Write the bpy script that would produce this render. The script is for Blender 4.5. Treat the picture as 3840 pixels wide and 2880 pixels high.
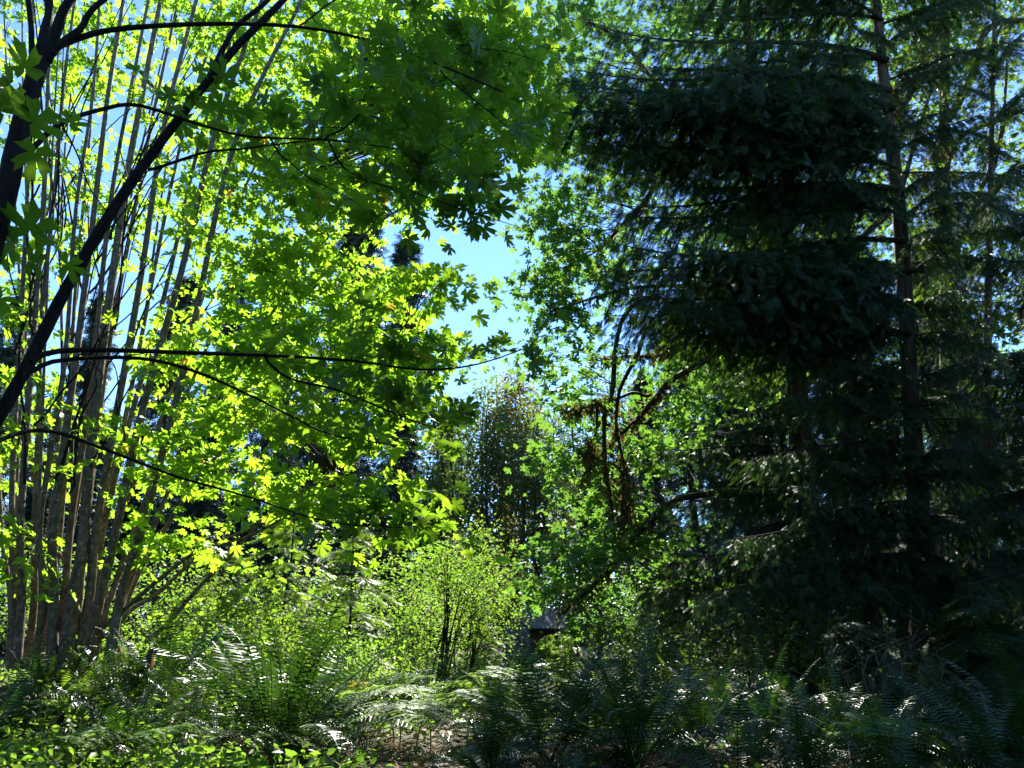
import bpy, math
import numpy as np
from mathutils import Vector, Matrix, Euler

# ------------------------------------------------------------------ camera, sky, sun, exposure
SC = bpy.context.scene
for o in list(bpy.data.objects):
    bpy.data.objects.remove(o)
C = SC.collection
CAMZ, PITCH, FPX = 1.6, math.radians(20.0), 707.0
cam_d = bpy.data.cameras.new('camera')
cam = bpy.data.objects.new('camera', cam_d)
C.objects.link(cam)
cam.location = (0, 0, CAMZ)
cam.rotation_euler = (math.radians(90) + PITCH, 0, 0)
cam_d.sensor_width = 36.0
cam_d.lens = FPX / 1024 * 36.0
cam_d.clip_start, cam_d.clip_end = 0.05, 2000
SC.camera = cam

SUN_EL, SUN_AZ = math.radians(46), math.radians(6)
W = bpy.data.worlds.new('World')
SC.world = W
W.use_nodes = True
wn = W.node_tree
bg = wn.nodes['Background']
sky = wn.nodes.new('ShaderNodeTexSky')
sky.sky_type = 'NISHITA'
sky.sun_disc = False
sky.sun_elevation = SUN_EL
sky.sun_rotation = SUN_AZ
sky.air_density = 1.0
sky.dust_density = 0.0
sky.ozone_density = 8.0
sky.altitude = 1000
wn.links.new(sky.outputs[0], bg.inputs[0])
bg.inputs[1].default_value = 0.105

SD = np.array([math.sin(SUN_AZ) * math.cos(SUN_EL), math.cos(SUN_AZ) * math.cos(SUN_EL), math.sin(SUN_EL)])
sun_d = bpy.data.lights.new('sun', 'SUN')
sun_d.energy = 4.6
sun_d.angle = math.radians(0.53)
sun_d.color = (1.0, 0.94, 0.84)
sun = bpy.data.objects.new('sun', sun_d)
sun.rotation_euler = Vector(-SD).to_track_quat('-Z', 'Y').to_euler()
sun.location = (0, 0, 40)
C.objects.link(sun)

SC.view_settings.view_transform = 'Standard'
SC.view_settings.look = 'None'
SC.view_settings.gamma = 1
SC.view_settings.use_curve_mapping = False
SC.view_settings.exposure = 1.95
cy = SC.cycles
cy.max_bounces = 7
cy.diffuse_bounces = 3
cy.glossy_bounces = 2
cy.transmission_bounces = 4
cy.transparent_max_bounces = 4
cy.caustics_reflective = False
cy.caustics_refractive = False
cy.sample_clamp_indirect = 4
cy.use_denoising = True
try:
    cy.denoiser = 'OPENIMAGEDENOISE'
    cy.denoising_input_passes = 'RGB_ALBEDO_NORMAL'
except Exception:
    pass

# ------------------------------------------------------------------ helpers
RNG = np.random.default_rng(11)
UP = np.array([0, 0, 1.0])
_c, _s = math.cos(PITCH), math.sin(PITCH)


def P(u, v, Y):
    """World point at ground distance Y seen in direction (u, v) of the 1024x768 photograph."""
    u = np.asarray(u, float); v = np.asarray(v, float); Y = np.asarray(Y, float)
    x = (u - 512) / FPX; y = (384 - v) / FPX
    dy = _c - y * _s; dz = _s + y * _c
    return np.stack(np.broadcast_arrays(x / dy * Y, Y, CAMZ + dz / dy * Y), -1)


def GX(u, Y):
    return (u - 512) / 752.0 * Y


def ground_z(x, y):
    x = np.asarray(x, float); y = np.asarray(y, float)
    z = 0.045 * np.clip(y, -5, 11) + 0.008 * np.clip(y - 11, 0, 40) + 0.05 * np.clip(y - 55, 0, 60)
    z = z + 0.75 * np.exp(-((x + 6.0) ** 2 / 3.0 + (y - 10.6) ** 2 / 3.0))
    z = z + 0.02 * np.clip(x - 3, 0, 12) + 0.06 * np.sin(x * 1.3 + 1) * np.sin(y * 0.9) + 0.03 * np.sin(x * 3.1 + y * 2.3)
    return z


def nrm(a):
    return a / np.maximum(np.linalg.norm(a, axis=-1, keepdims=True), 1e-9)


class MB:
    """Collects points and faces, then links them as one mesh object."""
    def __init__(s):
        s.v, s.f, s.n = [], [], 0

    def add(s, V, F):
        V = np.asarray(V, float); F = np.asarray(F, int)
        s.v.append(V); s.f.append(F + s.n); s.n += len(V)

    def stamp(s, T, pos, tip, nor, size):
        """Copies of template T with its Y axis along tip and its Z axis along nor."""
        tv, tf = T
        pos = np.asarray(pos, float); n = len(pos)
        if n == 0:
            return
        Yx = nrm(np.asarray(tip, float))
        Xx = nrm(np.cross(Yx, nor)); Zx = np.cross(Xx, Yx)
        size = np.broadcast_to(np.asarray(size, float), (n,))
        V = pos[:, None] + size[:, None, None] * (tv[None, :, 0:1] * Xx[:, None] + tv[None, :, 1:2] * Yx[:, None] + tv[None, :, 2:3] * Zx[:, None])
        F = tf[None] + (np.arange(n) * len(tv))[:, None, None]
        s.add(V.reshape(-1, 3), F.reshape(-1, tf.shape[1]))

    def tube(s, pts, rad, sides=7, rough=0.0):
        pts = np.asarray(pts, float); n = len(pts)
        rad = np.broadcast_to(np.asarray(rad, float), (n,)).copy()
        t = nrm(np.gradient(pts, axis=0))
        m = nrm(t.mean(0))
        ref = np.array([1.0, 0, 0]) if abs(m[0]) < 0.75 else np.array([0, 0, 1.0])
        a = nrm(np.cross(t, ref)); b = np.cross(t, a)
        ang = np.arange(sides) * 2 * math.pi / sides
        r = rad[:, None] * (1 + rough * RNG.uniform(-1, 1, (n, sides)))
        V = pts[:, None] + r[..., None] * (np.cos(ang)[None, :, None] * a[:, None] + np.sin(ang)[None, :, None] * b[:, None])
        i = np.arange(n - 1)[:, None] * sides; j = np.arange(sides)[None]; k = (j + 1) % sides
        F = np.stack([i + j, i + k, i + sides + k, i + sides + j], -1).reshape(-1, 4)
        s.add(V.reshape(-1, 3), F)
        s.add(np.array(V[-1]), np.array([list(range(sides))[:4]]))

    def box(s, a, b, M=None):
        a = np.array(a, float); b = np.array(b, float)
        V = np.array([[x, y, z] for z in (a[2], b[2]) for y in (a[1], b[1]) for x in (a[0], b[0])])
        if M is not None:
            V = V @ np.array(M)[:3, :3].T + np.array(M)[:3, 3]
        s.add(V, [[0, 2, 3, 1], [4, 5, 7, 6], [0, 1, 5, 4], [2, 6, 7, 3], [0, 4, 6, 2], [1, 3, 7, 5]])

    def mesh(s, name, m, origin=(0, 0, 0), smooth=False):
        V = np.concatenate(s.v) - np.asarray(origin, float)
        me = bpy.data.meshes.new(name)
        me.vertices.add(len(V)); me.vertices.foreach_set('co', V.astype(np.float32).ravel())
        tot = sum(f.size for f in s.f); cnt = sum(len(f) for f in s.f)
        me.loops.add(tot); me.polygons.add(cnt)
        me.loops.foreach_set('vertex_index', np.concatenate([f.ravel() for f in s.f]).astype(np.int32))
        st = np.concatenate([np.full(len(f), f.shape[1]) for f in s.f]); ls = np.concatenate([[0], np.cumsum(st)[:-1]])
        me.polygons.foreach_set('loop_start', ls.astype(np.int32))
        if smooth:
            me.polygons.foreach_set('use_smooth', np.ones(cnt, bool))
        me.materials.append(m)
        me.update(calc_edges=True)
        return me

    def build(s, name, m, parent=None, origin=None, smooth=False):
        if origin is None:
            origin = parent.location if parent is not None else (0, 0, 0)
        o = bpy.data.objects.new(name, s.mesh(name, m, origin, smooth))
        C.objects.link(o)
        if parent is not None:
            o.parent = parent
        else:
            o.location = origin
        return o


def thing(name, label, cat, loc=(0, 0, 0), group=None):
    o = bpy.data.objects.new(name, None)
    o.empty_display_size = 0.2
    C.objects.link(o)
    o.location = tuple(float(q) for q in loc)
    o['label'] = label; o['category'] = cat
    if group:
        o['group'] = group
    return o


def inst(name, me, parent, loc=(0, 0, 0), rot=(0, 0, 0), scale=1.0):
    o = bpy.data.objects.new(name, me)
    C.objects.link(o); o.parent = parent
    o.location = loc; o.rotation_euler = rot
    o.scale = (scale,) * 3 if np.isscalar(scale) else scale
    return o


def copy_thing(src, label, loc, rz, scale, group=None):
    r = src.copy(); C.objects.link(r)
    r.location = loc; r.rotation_euler = (0, 0, rz); r.scale = (scale,) * 3
    r['label'] = label
    if group:
        r['group'] = group
    for ch in [k for k in bpy.data.objects if k.parent == src]:
        c = ch.copy(); C.objects.link(c); c.parent = r
    return r


def smooth_path(pts, n=24):
    """Catmull-Rom curve through pts (k x d), n samples."""
    p = np.asarray(pts, float)
    if len(p) == 2:
        t = np.linspace(0, 1, n)[:, None]
        return p[0] * (1 - t) + p[1] * t
    q = np.vstack([2 * p[0] - p[1], p, 2 * p[-1] - p[-2]])
    k = len(p) - 1
    tt = np.linspace(0, k - 1e-6, n); i = tt.astype(int); f = (tt - i)[:, None]
    a, b, c, d = q[i], q[i + 1], q[i + 2], q[i + 3]
    return 0.5 * (2 * b + (c - a) * f + (2 * a - 5 * b + 4 * c - d) * f ** 2 + (3 * b - a - 3 * c + d) * f ** 3)


def wobble(path, amp, k=6):
    n = len(path)
    w = smooth_path(RNG.normal(0, amp, (k, 3)), n)
    w[0] = 0
    return path + w


# ------------------------------------------------------------------ materials
def nt(name):
    m = bpy.data.materials.new(name); m.use_nodes = True
    return m, m.node_tree.nodes, m.node_tree.links, m.node_tree.nodes['Principled BSDF']


def rgb(c):
    return (c[0], c[1], c[2], 1)


def leaf_mat(name, a, b, ta, tb, fac=0.45, rough=0.42, spec=0.5, clump=0.6, rare=None):
    """Leaf: glossy diffuse face plus light let through; colour differs from leaf to leaf."""
    m, N, L, pb = nt(name)
    geo = N.new('ShaderNodeNewGeometry')
    tc = N.new('ShaderNodeTexCoord')
    noi = N.new('ShaderNodeTexNoise'); noi.inputs['Scale'].default_value = clump
    L.new(tc.outputs['Object'], noi.inputs['Vector'])
    add = N.new('ShaderNodeMath'); add.operation = 'MULTIPLY_ADD'
    L.new(noi.outputs['Fac'], add.inputs[0]); add.inputs[1].default_value = 0.9
    sub = N.new('ShaderNodeMath'); sub.operation = 'MULTIPLY_ADD'
    L.new(geo.outputs['Random Per Island'], sub.inputs[0]); sub.inputs[1].default_value = 0.7; sub.inputs[2].default_value = -0.3
    L.new(sub.outputs[0], add.inputs[2])
    add.use_clamp = True
    def mix(c0, c1):
        x = N.new('ShaderNodeMix'); x.data_type = 'RGBA'
        L.new(add.outputs[0], x.inputs[0]); x.inputs[6].default_value = rgb(c0); x.inputs[7].default_value = rgb(c1)
        return x.outputs[2]
    c, t = mix(a, b), mix(ta, tb)
    if rare:
        gt = N.new('ShaderNodeMath'); gt.operation = 'GREATER_THAN'; gt.inputs[1].default_value = rare[0]
        L.new(geo.outputs['Random Per Island'], gt.inputs[0])
        for k, src in enumerate((c, t)):
            x = N.new('ShaderNodeMix'); x.data_type = 'RGBA'
            L.new(gt.outputs[0], x.inputs[0]); L.new(src, x.inputs[6]); x.inputs[7].default_value = rgb(rare[1 + k])
            if k == 0: c = x.outputs[2]
            else: t = x.outputs[2]
    L.new(c, pb.inputs['Base Color'])
    pb.inputs['Roughness'].default_value = rough
    pb.inputs['Specular IOR Level'].default_value = spec
    tr = N.new('ShaderNodeBsdfTranslucent'); L.new(t, tr.inputs['Color'])
    mx = N.new('ShaderNodeMixShader'); mx.inputs[0].default_value = fac
    L.new(pb.outputs[0], mx.inputs[1]); L.new(tr.outputs[0], mx.inputs[2])
    L.new(mx.outputs[0], N['Material Output'].inputs['Surface'])
    return m


def bark_mat(name, a, b, scale=(14, 14, 3), spots=None, moss=None, bump=0.4, ridge=0.0):
    m, N, L, pb = nt(name)
    tc = N.new('ShaderNodeTexCoord')
    mp = N.new('ShaderNodeMapping'); mp.inputs['Scale'].default_value = scale
    L.new(tc.outputs['Object'], mp.inputs['Vector'])
    n1 = N.new('ShaderNodeTexNoise'); n1.inputs['Scale'].default_value = 1.0; n1.inputs['Detail'].default_value = 6
    L.new(mp.outputs[0], n1.inputs['Vector'])
    rp = N.new('ShaderNodeValToRGB'); rp.color_ramp.elements[0].position = 0.35; rp.color_ramp.elements[1].position = 0.68
    rp.color_ramp.elements[0].color = rgb(a); rp.color_ramp.elements[1].color = rgb(b)
    L.new(n1.outputs['Fac'], rp.inputs[0])
    col = rp.outputs[0]
    if spots:
        n2 = N.new('ShaderNodeTexNoise'); n2.inputs['Scale'].default_value = spots[1]; n2.inputs['Detail'].default_value = 2
        L.new(tc.outputs['Object'], n2.inputs['Vector'])
        r2 = N.new('ShaderNodeValToRGB'); r2.color_ramp.elements[0].position = spots[2]; r2.color_ramp.elements[1].position = spots[2] + 0.05
        L.new(n2.outputs['Fac'], r2.inputs[0])
        x = N.new('ShaderNodeMix'); x.data_type = 'RGBA'
        L.new(r2.outputs[0], x.inputs[0]); L.new(col, x.inputs[6]); x.inputs[7].default_value = rgb(spots[0]); col = x.outputs[2]
    if moss:
        ge = N.new('ShaderNodeNewGeometry'); sp = N.new('ShaderNodeSeparateXYZ'); L.new(ge.outputs['Normal'], sp.inputs[0])
        n3 = N.new('ShaderNodeTexNoise'); n3.inputs['Scale'].default_value = 3.0; L.new(tc.outputs['Object'], n3.inputs['Vector'])
        ad = N.new('ShaderNodeMath'); ad.operation = 'MULTIPLY_ADD'; L.new(sp.outputs['Z'], ad.inputs[0]); ad.inputs[1].default_value = 0.4
        L.new(n3.outputs['Fac'], ad.inputs[2])
        r3 = N.new('ShaderNodeValToRGB'); r3.color_ramp.elements[0].position = moss[1]; r3.color_ramp.elements[1].position = moss[1] + 0.15
        L.new(ad.outputs[0], r3.inputs[0])
        x = N.new('ShaderNodeMix'); x.data_type = 'RGBA'
        L.new(r3.outputs[0], x.inputs[0]); L.new(col, x.inputs[6]); x.inputs[7].default_value = rgb(moss[0]); col = x.outputs[2]
    L.new(col, pb.inputs['Base Color'])
    pb.inputs['Roughness'].default_value = 0.8
    pb.inputs['Specular IOR Level'].default_value = 0.12
    bp = N.new('ShaderNodeBump'); bp.inputs['Strength'].default_value = bump; bp.inputs['Distance'].default_value = 0.03
    L.new(n1.outputs['Fac'], bp.inputs['Height']); L.new(bp.outputs[0], pb.inputs['Normal'])
    return m


M = {}
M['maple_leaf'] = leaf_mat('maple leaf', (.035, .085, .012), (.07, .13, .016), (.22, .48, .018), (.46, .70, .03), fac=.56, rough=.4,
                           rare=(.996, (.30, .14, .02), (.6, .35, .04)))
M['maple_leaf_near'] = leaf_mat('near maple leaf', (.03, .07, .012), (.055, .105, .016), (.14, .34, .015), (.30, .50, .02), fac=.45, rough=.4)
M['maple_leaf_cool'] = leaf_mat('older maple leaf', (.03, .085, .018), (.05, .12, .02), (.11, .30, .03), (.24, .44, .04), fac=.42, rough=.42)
M['maple_leaf_shade'] = leaf_mat('shade tinted maple leaf', (.022, .06, .012), (.04, .09, .016), (.10, .22, .02), (.26, .40, .03), fac=.4, rough=.5, spec=.3)  # darker copy of the maple leaf, shade put into its colour
M['alder_leaf'] = leaf_mat('alder leaf', (.06, .09, .035), (.12, .14, .055), (.14, .26, .04), (.30, .38, .07), fac=.38, rough=.6, spec=.3)
M['alder_olive'] = leaf_mat('olive alder leaf', (.08, .085, .025), (.14, .12, .035), (.24, .28, .04), (.45, .40, .07), fac=.42, rough=.6, spec=.3)
M['shrub_leaf'] = leaf_mat('shrub leaf', (.04, .10, .018), (.07, .14, .025), (.20, .42, .03), (.34, .54, .05), fac=.42, rough=.52, spec=.28)
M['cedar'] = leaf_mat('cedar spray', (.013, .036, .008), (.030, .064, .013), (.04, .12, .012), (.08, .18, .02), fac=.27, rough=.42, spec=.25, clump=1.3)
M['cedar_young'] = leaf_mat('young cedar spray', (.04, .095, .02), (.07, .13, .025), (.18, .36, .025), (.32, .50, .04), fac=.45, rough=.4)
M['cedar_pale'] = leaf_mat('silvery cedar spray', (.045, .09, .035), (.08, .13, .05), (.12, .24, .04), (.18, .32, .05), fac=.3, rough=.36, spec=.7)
M['conifer'] = leaf_mat('conifer needle', (.014, .034, .018), (.026, .052, .024), (.02, .05, .02), (.03, .07, .02), fac=.18, rough=.5)
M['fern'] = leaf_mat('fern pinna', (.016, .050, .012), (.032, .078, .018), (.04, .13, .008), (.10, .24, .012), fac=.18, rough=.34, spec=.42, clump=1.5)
M['fern_bright'] = leaf_mat('sunlit tint fern pinna', (.05, .12, .02), (.08, .16, .025), (.30, .55, .03), (.42, .62, .04), fac=.45, rough=.4)  # paler copy of the fern, backlit glow put into its colour
M['fern_dead'] = leaf_mat('dead fern pinna', (.13, .055, .02), (.22, .10, .04), (.22, .09, .03), (.32, .16, .05), fac=.3, rough=.7, spec=.2)
M['bracken'] = leaf_mat('bracken', (.07, .14, .035), (.11, .19, .05), (.24, .46, .04), (.36, .56, .07), fac=.42, rough=.55, spec=.3)
M['bracken_yellow'] = leaf_mat('yellowing bracken', (.22, .20, .02), (.30, .24, .03), (.55, .50, .03), (.65, .50, .03), fac=.45, rough=.45)
M['herb'] = leaf_mat('herb leaf', (.05, .11, .02), (.09, .16, .03), (.18, .40, .025), (.34, .54, .04), fac=.42, rough=.5, spec=.35)
M['litter'] = leaf_mat('fallen leaf', (.09, .05, .025), (.26, .17, .10), (.10, .05, .02), (.2, .12, .05), fac=.15, rough=.7, spec=.3)
M['moss_beard'] = leaf_mat('hanging moss', (.07, .06, .022), (.14, .115, .045), (.18, .14, .04), (.3, .24, .07), fac=.35, rough=.9, spec=.1)
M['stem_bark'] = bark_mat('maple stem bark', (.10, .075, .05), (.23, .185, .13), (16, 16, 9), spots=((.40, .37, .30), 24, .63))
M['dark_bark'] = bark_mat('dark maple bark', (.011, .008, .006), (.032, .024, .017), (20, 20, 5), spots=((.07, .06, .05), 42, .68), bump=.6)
M['mossy_bark'] = bark_mat('mossy bark', (.022, .014, .007), (.06, .04, .02), (12, 12, 4), moss=((.10, .12, .018), .62), bump=.7)
M['cedar_bark'] = bark_mat('cedar bark', (.05, .034, .02), (.20, .15, .10), (26, 26, 2.2), moss=((.06, .07, .015), .82), bump=.9)
M['twig'] = bark_mat('twig', (.035, .026, .02), (.075, .06, .045), (30, 30, 30), bump=.1)
M['pale_twig'] = bark_mat('pale dead twig', (.11, .085, .06), (.22, .18, .135), (30, 30, 30), bump=.1)
M['grey_trunk'] = bark_mat('far trunk bark', (.022, .017, .012), (.065, .052, .038), (6, 6, 2), bump=.3)
M['stump'] = bark_mat('rotten stump wood', (.05, .018, .01), (.20, .07, .035), (9, 9, 3), bump=1.0)

# ground
m, N, L, pb = nt('forest floor'); M['ground'] = m
tc = N.new('ShaderNodeTexCoord')
n1 = N.new('ShaderNodeTexNoise'); n1.inputs['Scale'].default_value = 1.2; n1.inputs['Detail'].default_value = 8
n2 = N.new('ShaderNodeTexNoise'); n2.inputs['Scale'].default_value = 22; n2.inputs['Detail'].default_value = 6
for q in (n1, n2): L.new(tc.outputs['Object'], q.inputs['Vector'])
r1 = N.new('ShaderNodeValToRGB'); e = r1.color_ramp.elements
e[0].position, e[0].color = .3, rgb((.022, .016, .010)); e[1].position, e[1].color = .7, rgb((.11, .075, .045))
L.new(n2.outputs['Fac'], r1.inputs[0])
x = N.new('ShaderNodeMix'); x.data_type = 'RGBA'; L.new(n1.outputs['Fac'], x.inputs[0]); L.new(r1.outputs[0], x.inputs[6]); x.inputs[7].default_value = rgb((.035, .05, .014))
L.new(x.outputs[2], pb.inputs['Base Color']); pb.inputs['Roughness'].default_value = .95
bp = N.new('ShaderNodeBump'); bp.inputs['Strength'].default_value = .8; bp.inputs['Distance'].default_value = .05
L.new(n2.outputs['Fac'], bp.inputs['Height']); L.new(bp.outputs[0], pb.inputs['Normal'])

# ------------------------------------------------------------------ leaf templates (stem at origin, tip along +Y, face +Z)
def fan(outline, centre, z):
    o = np.array(outline, float)
    V = np.vstack([[centre[0], centre[1], 0], np.c_[o, [z(p) for p in o]]])
    k = len(o); F = np.array([[0, 1 + i, 1 + (i + 1) % k] for i in range(k)])
    return V, F[:-1]

_half = [(0.00, 1.00), (.09, .83), (.19, .85), (.13, .60), (.075, .44), (.22, .64), (.42, .80), (.43, .62), (.56, .60), (.38, .42), (.17, .30),
         (.40, .27), (.58, .20), (.40, .14), (.28, .02), (.14, .09), (.03, .16)]
_maple = [(-x, y) for x, y in reversed(_half[1:])] + _half
MAPLE = [fan(np.array(_maple) * [kx, 1], (0, .28), lambda p: -cu * (p[0] ** 2 + (p[1] - .28) ** 2) + fo * abs(p[0]) + .05 * math.sin(p[0] * 9 + cu * 20))
         for kx, cu, fo in ((1, .30, .10), (.86, .65, .22), (1.1, .12, -.10), (.7, .5, .4))]
_h2 = [(0, 1), (.16, .58), (.45, .74), (.33, .38), (.55, .18), (.06, .1)]
MAPLE_LO = fan([(-x, y) for x, y in reversed(_h2[1:])] + _h2, (0, .28), lambda p: -.3 * (p[0] ** 2 + (p[1] - .28) ** 2))
OVAL = (np.array([[0, 0, 0], [-.26, .36, .06], [0, 1, -.06], [.26, .36, .06], [-.2, .72, .02], [.2, .72, .02], [0, .45, 0]], float),
        np.array([[0, 6, 1], [1, 6, 4], [4, 6, 2], [0, 3, 6], [3, 5, 6], [5, 2, 6]]))
KITE = (np.array([[0, 0, 0], [-.22, .4, .03], [0, 1, 0], [.22, .4, .03]], float), np.array([[0, 3, 2, 1]]))


def kite_chain(items):
    """items: (base, tip, width) 2-D -> quads lying in the XY plane, slightly lifted at random."""
    V, F = [], []
    for b, t, w in items:
        b = np.array(b, float); t = np.array(t, float); d = t - b
        nn = np.array([-d[1], d[0]]); nn = nn / (np.linalg.norm(nn) + 1e-9) * w
        k = len(V)
        mid = b + d * .42
        zz = RNG.uniform(-.03, .03)
        V += [[*b, 0], [*(mid + nn), zz + .012], [*t, zz * 2 - .02], [*(mid - nn), zz]]
        F.append([k, k + 3, k + 2, k + 1])
    return np.array(V, float), np.array(F)


def spray_template():
    it = [((0, 0), (0, 1), .03)]
    for i in range(8):
        y = .08 + .84 * i / 7.5
        l = .40 * (1 - .75 * abs(y - .35) / .65) + .05
        for s in (-1, 1):
            yy = y + (.05 if s > 0 else 0)
            tip = (s * l * .78, yy + l * .75)
            it.append(((0, yy), tip, .020))
            if l > .25:
                it.append(((s * l * .35, yy + l * .33), (s * l * .75, yy + l * .25), .016))
                it.append(((s * l * .25, yy + l * .25), (s * l * .30, yy + l * .75), .016))
    return kite_chain(it)

SPRAYS = [(t_[0] * [.8, 1, 1], t_[1]) for t_ in (spray_template() for _ in range(3))]
_it = [((0, 0), (0, 1), .05)]
for i in range(5):
    for s in (-1, 1):
        y = .1 + i * .17; l = .42 - .05 * i
        _it.append(((0, y), (s * l * .85, y + l * .5), .05))
SPRAY_LO = kite_chain(_it)

# ------------------------------------------------------------------ foliage growth
def region(spec):
    """spec: list of (u, v, ru, rv, Y0, Y1, n) blobs; points spread through those volumes of air."""
    out = []
    for u, v, ru, rv, y0, y1, n in spec:
        a = RNG.uniform(0, 2 * math.pi, n); r = np.sqrt(RNG.uniform(0, 1, n))
        out.append(P(u + ru * r * np.cos(a), v + rv * r * np.sin(a), RNG.uniform(y0, y1, n)))
    return np.concatenate(out)


def leaf_cloud(mb, T, ctr, out_dir, per, rad, flat, size, sunw=.45, jit=.4, droop=.35):
    """Leaves round each centre in flat layered sprays; faces turned to the light, tips hanging outward."""
    n = len(ctr)
    q = RNG.normal(0, 1, (n, per, 3)); q *= rad * np.array([.62, .62, flat])
    q[..., 2] -= (q[..., 0] ** 2 + q[..., 1] ** 2) * .28 / max(rad, .05)
    pos = (ctr[:, None] + q).reshape(-1, 3)
    od = np.repeat(out_dir, per, 0)
    k = len(pos)
    sunh = np.array([SD[0], SD[1], 0])
    nor = nrm(UP * .6 + sunh * sunw + RNG.normal(0, jit, (k, 3)))
    tip = q.reshape(-1, 3) * np.array([1, 1, .3]) / rad + od * .5 + RNG.normal(0, .35, (k, 3)) - UP * droop + np.array([0, -.35, 0])
    tip = tip - nor * (tip * nor).sum(1, keepdims=True)
    sz = size * RNG.uniform(.5, 1.2, k)
    if isinstance(T, list):
        w = RNG.integers(0, len(T), k)
        for i_ in range(len(T)):
            q_ = w == i_
            mb.stamp(T[i_], pos[q_], tip[q_], nor[q_], sz[q_])
    else:
        mb.stamp(T, pos, tip, nor, sz)
    return pos


def twigs_to(mb, ctr, anchors, r0=.012, sides=5, rise=.25, up=.35, seg=9):
    """A thin curved branch from the nearest fitting anchor point to every centre; returns outward directions."""
    A = np.asarray(anchors, float)
    out = np.zeros_like(ctr)
    for i, c in enumerate(ctr):
        d = A - c
        h = np.linalg.norm(d[:, :2], axis=1)
        want = c[2] - up * h
        cost = np.linalg.norm(d, axis=1) + 1.2 * np.abs(A[:, 2] - want) + RNG.uniform(0, .8, len(A))
        a = A[np.argmin(cost)]
        dist = np.linalg.norm(c - a)
        midp = (a + c) / 2 + np.array([0, 0, rise * dist * RNG.uniform(.3, 1)]) + RNG.normal(0, .04 * dist, 3)
        t = np.linspace(0, 1, seg)[:, None]
        path = (1 - t) ** 2 * a + 2 * t * (1 - t) * midp + t ** 2 * c
        r = r0 * min(1.8, .4 + dist * .35)
        mb.tube(path, np.linspace(r, r * .3, seg), sides)
        out[i] = nrm(c - midp)
    return out

# ------------------------------------------------------------------ ground
mb = MB()
ys = np.concatenate([np.linspace(-8, 30, 96), np.linspace(31, 60, 24), np.linspace(64, 260, 26)])
xs = np.concatenate([np.linspace(-220, -26, 20), np.linspace(-25, 25, 101), np.linspace(26, 220, 20)])
X, Yg = np.meshgrid(xs, ys)
Z = ground_z(X, Yg) + np.where(np.abs(X) < 26, 1, 0) * RNG.normal(0, .02, X.shape)
V = np.stack([X, Yg, Z], -1).reshape(-1, 3)
nx = len(xs)
i = (np.arange(len(ys) - 1)[:, None] * nx + np.arange(nx - 1)[None]).ravel()
mb.add(V, np.stack([i, i + 1, i + nx + 1, i + nx], -1))
g = mb.build('ground', M['ground'], smooth=True); g['kind'] = 'structure'; g['label'] = 'brown forest floor under the ferns and trees'

# ------------------------------------------------------------------ coppiced maple clump (left)
base = np.array([-6.1, 10.5, 1.15])
clump = thing('maple_tree', 'many-stemmed maple fanning up from one rotten stump, bright backlit leaves', 'tree', base)
# (u base, u at v507, u at v145, u at v0, v base, depth base, depth top, radius base m)
STEMS = [(14, 2, -14, -22, 640, 10.9, 11.2, .055), (16, 11, 30, 34, 634, 10.3, 10.2, .07), (24, 25, 47, 50, 632, 10.2, 9.8, .085),
         (30, 36, 60, 72, 634, 10.6, 10.4, .075), (34, 33, 12, 4, 632, 10.9, 11.6, .05), (43, 46, 82, 98, 634, 10.3, 10.0, .07),
         (55, 58, 101, 120, 634, 10.2, 10.0, .10), (52, 64, 92, 101, 632, 10.8, 11.2, .06), (66, 71, 119, 150, 634, 10.5, 10.1, .08),
         (70, 84, 132, 164, 634, 10.2, 10.3, .13), (76, 92, 146, 180, 632, 10.9, 11.0, .08), (80, 98, 161, 197, 634, 10.4, 9.8, .10),
         (84, 104, 182, 224, 632, 10.8, 10.8, .07), (86, 110, 198, 246, 634, 10.6, 10.2, .075), (90, 124, 209, 262, 632, 10.1, 9.4, .10),
         (113, 146, 236, 296, 631, 9.9, 9.2, .095), (95, 118, 225, 290, 632, 11.0, 11.3, .06), (46, 52, 70, 84, 630, 11.3, 11.9, .05),
         (60, 78, 140, 176, 630, 11.3, 11.8, .05), (82, 108, 172, 204, 630, 11.4, 12.0, .05), (20, 16, 22, 20, 630, 11.2, 11.6, .045),
         (92, 128, 262, 345, 630, 10.7, 10.4, .05), (98, 140, 300, 395, 632, 10.3, 9.8, .05), (38, 40, 52, 60, 632, 10.0, 9.7, .04)]
anchors = []
for ub, um, ut, u0, vb, yb, yt, r in STEMS:
    r *= .72
    pts = np.array([P(ub, vb + 12, yb), P(ub * .6 + um * .4, 590, yb), P(um, 507, yb * .7 + yt * .3), P((um + ut) / 2 + RNG.normal(0, 4), 320, (yb + yt) / 2), P(ut, 145, yt), P(u0, 0, yt),
                    P(u0 + (u0 - ut) * .6, -90, yt)])
    pts[0, 2] = min(pts[0, 2], 1.25)
    path = wobble(smooth_path(pts, 34), .035, 8)
    mb = MB(); mb.tube(path, r * np.linspace(1, .28, 34) ** .9 + np.r_[.25 * r * np.exp(-np.arange(34) / 1.2)], 9, .05)
    mb.build('stem', M['stem_bark'], clump, smooth=True)
    anchors.append(path[6:])
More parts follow.
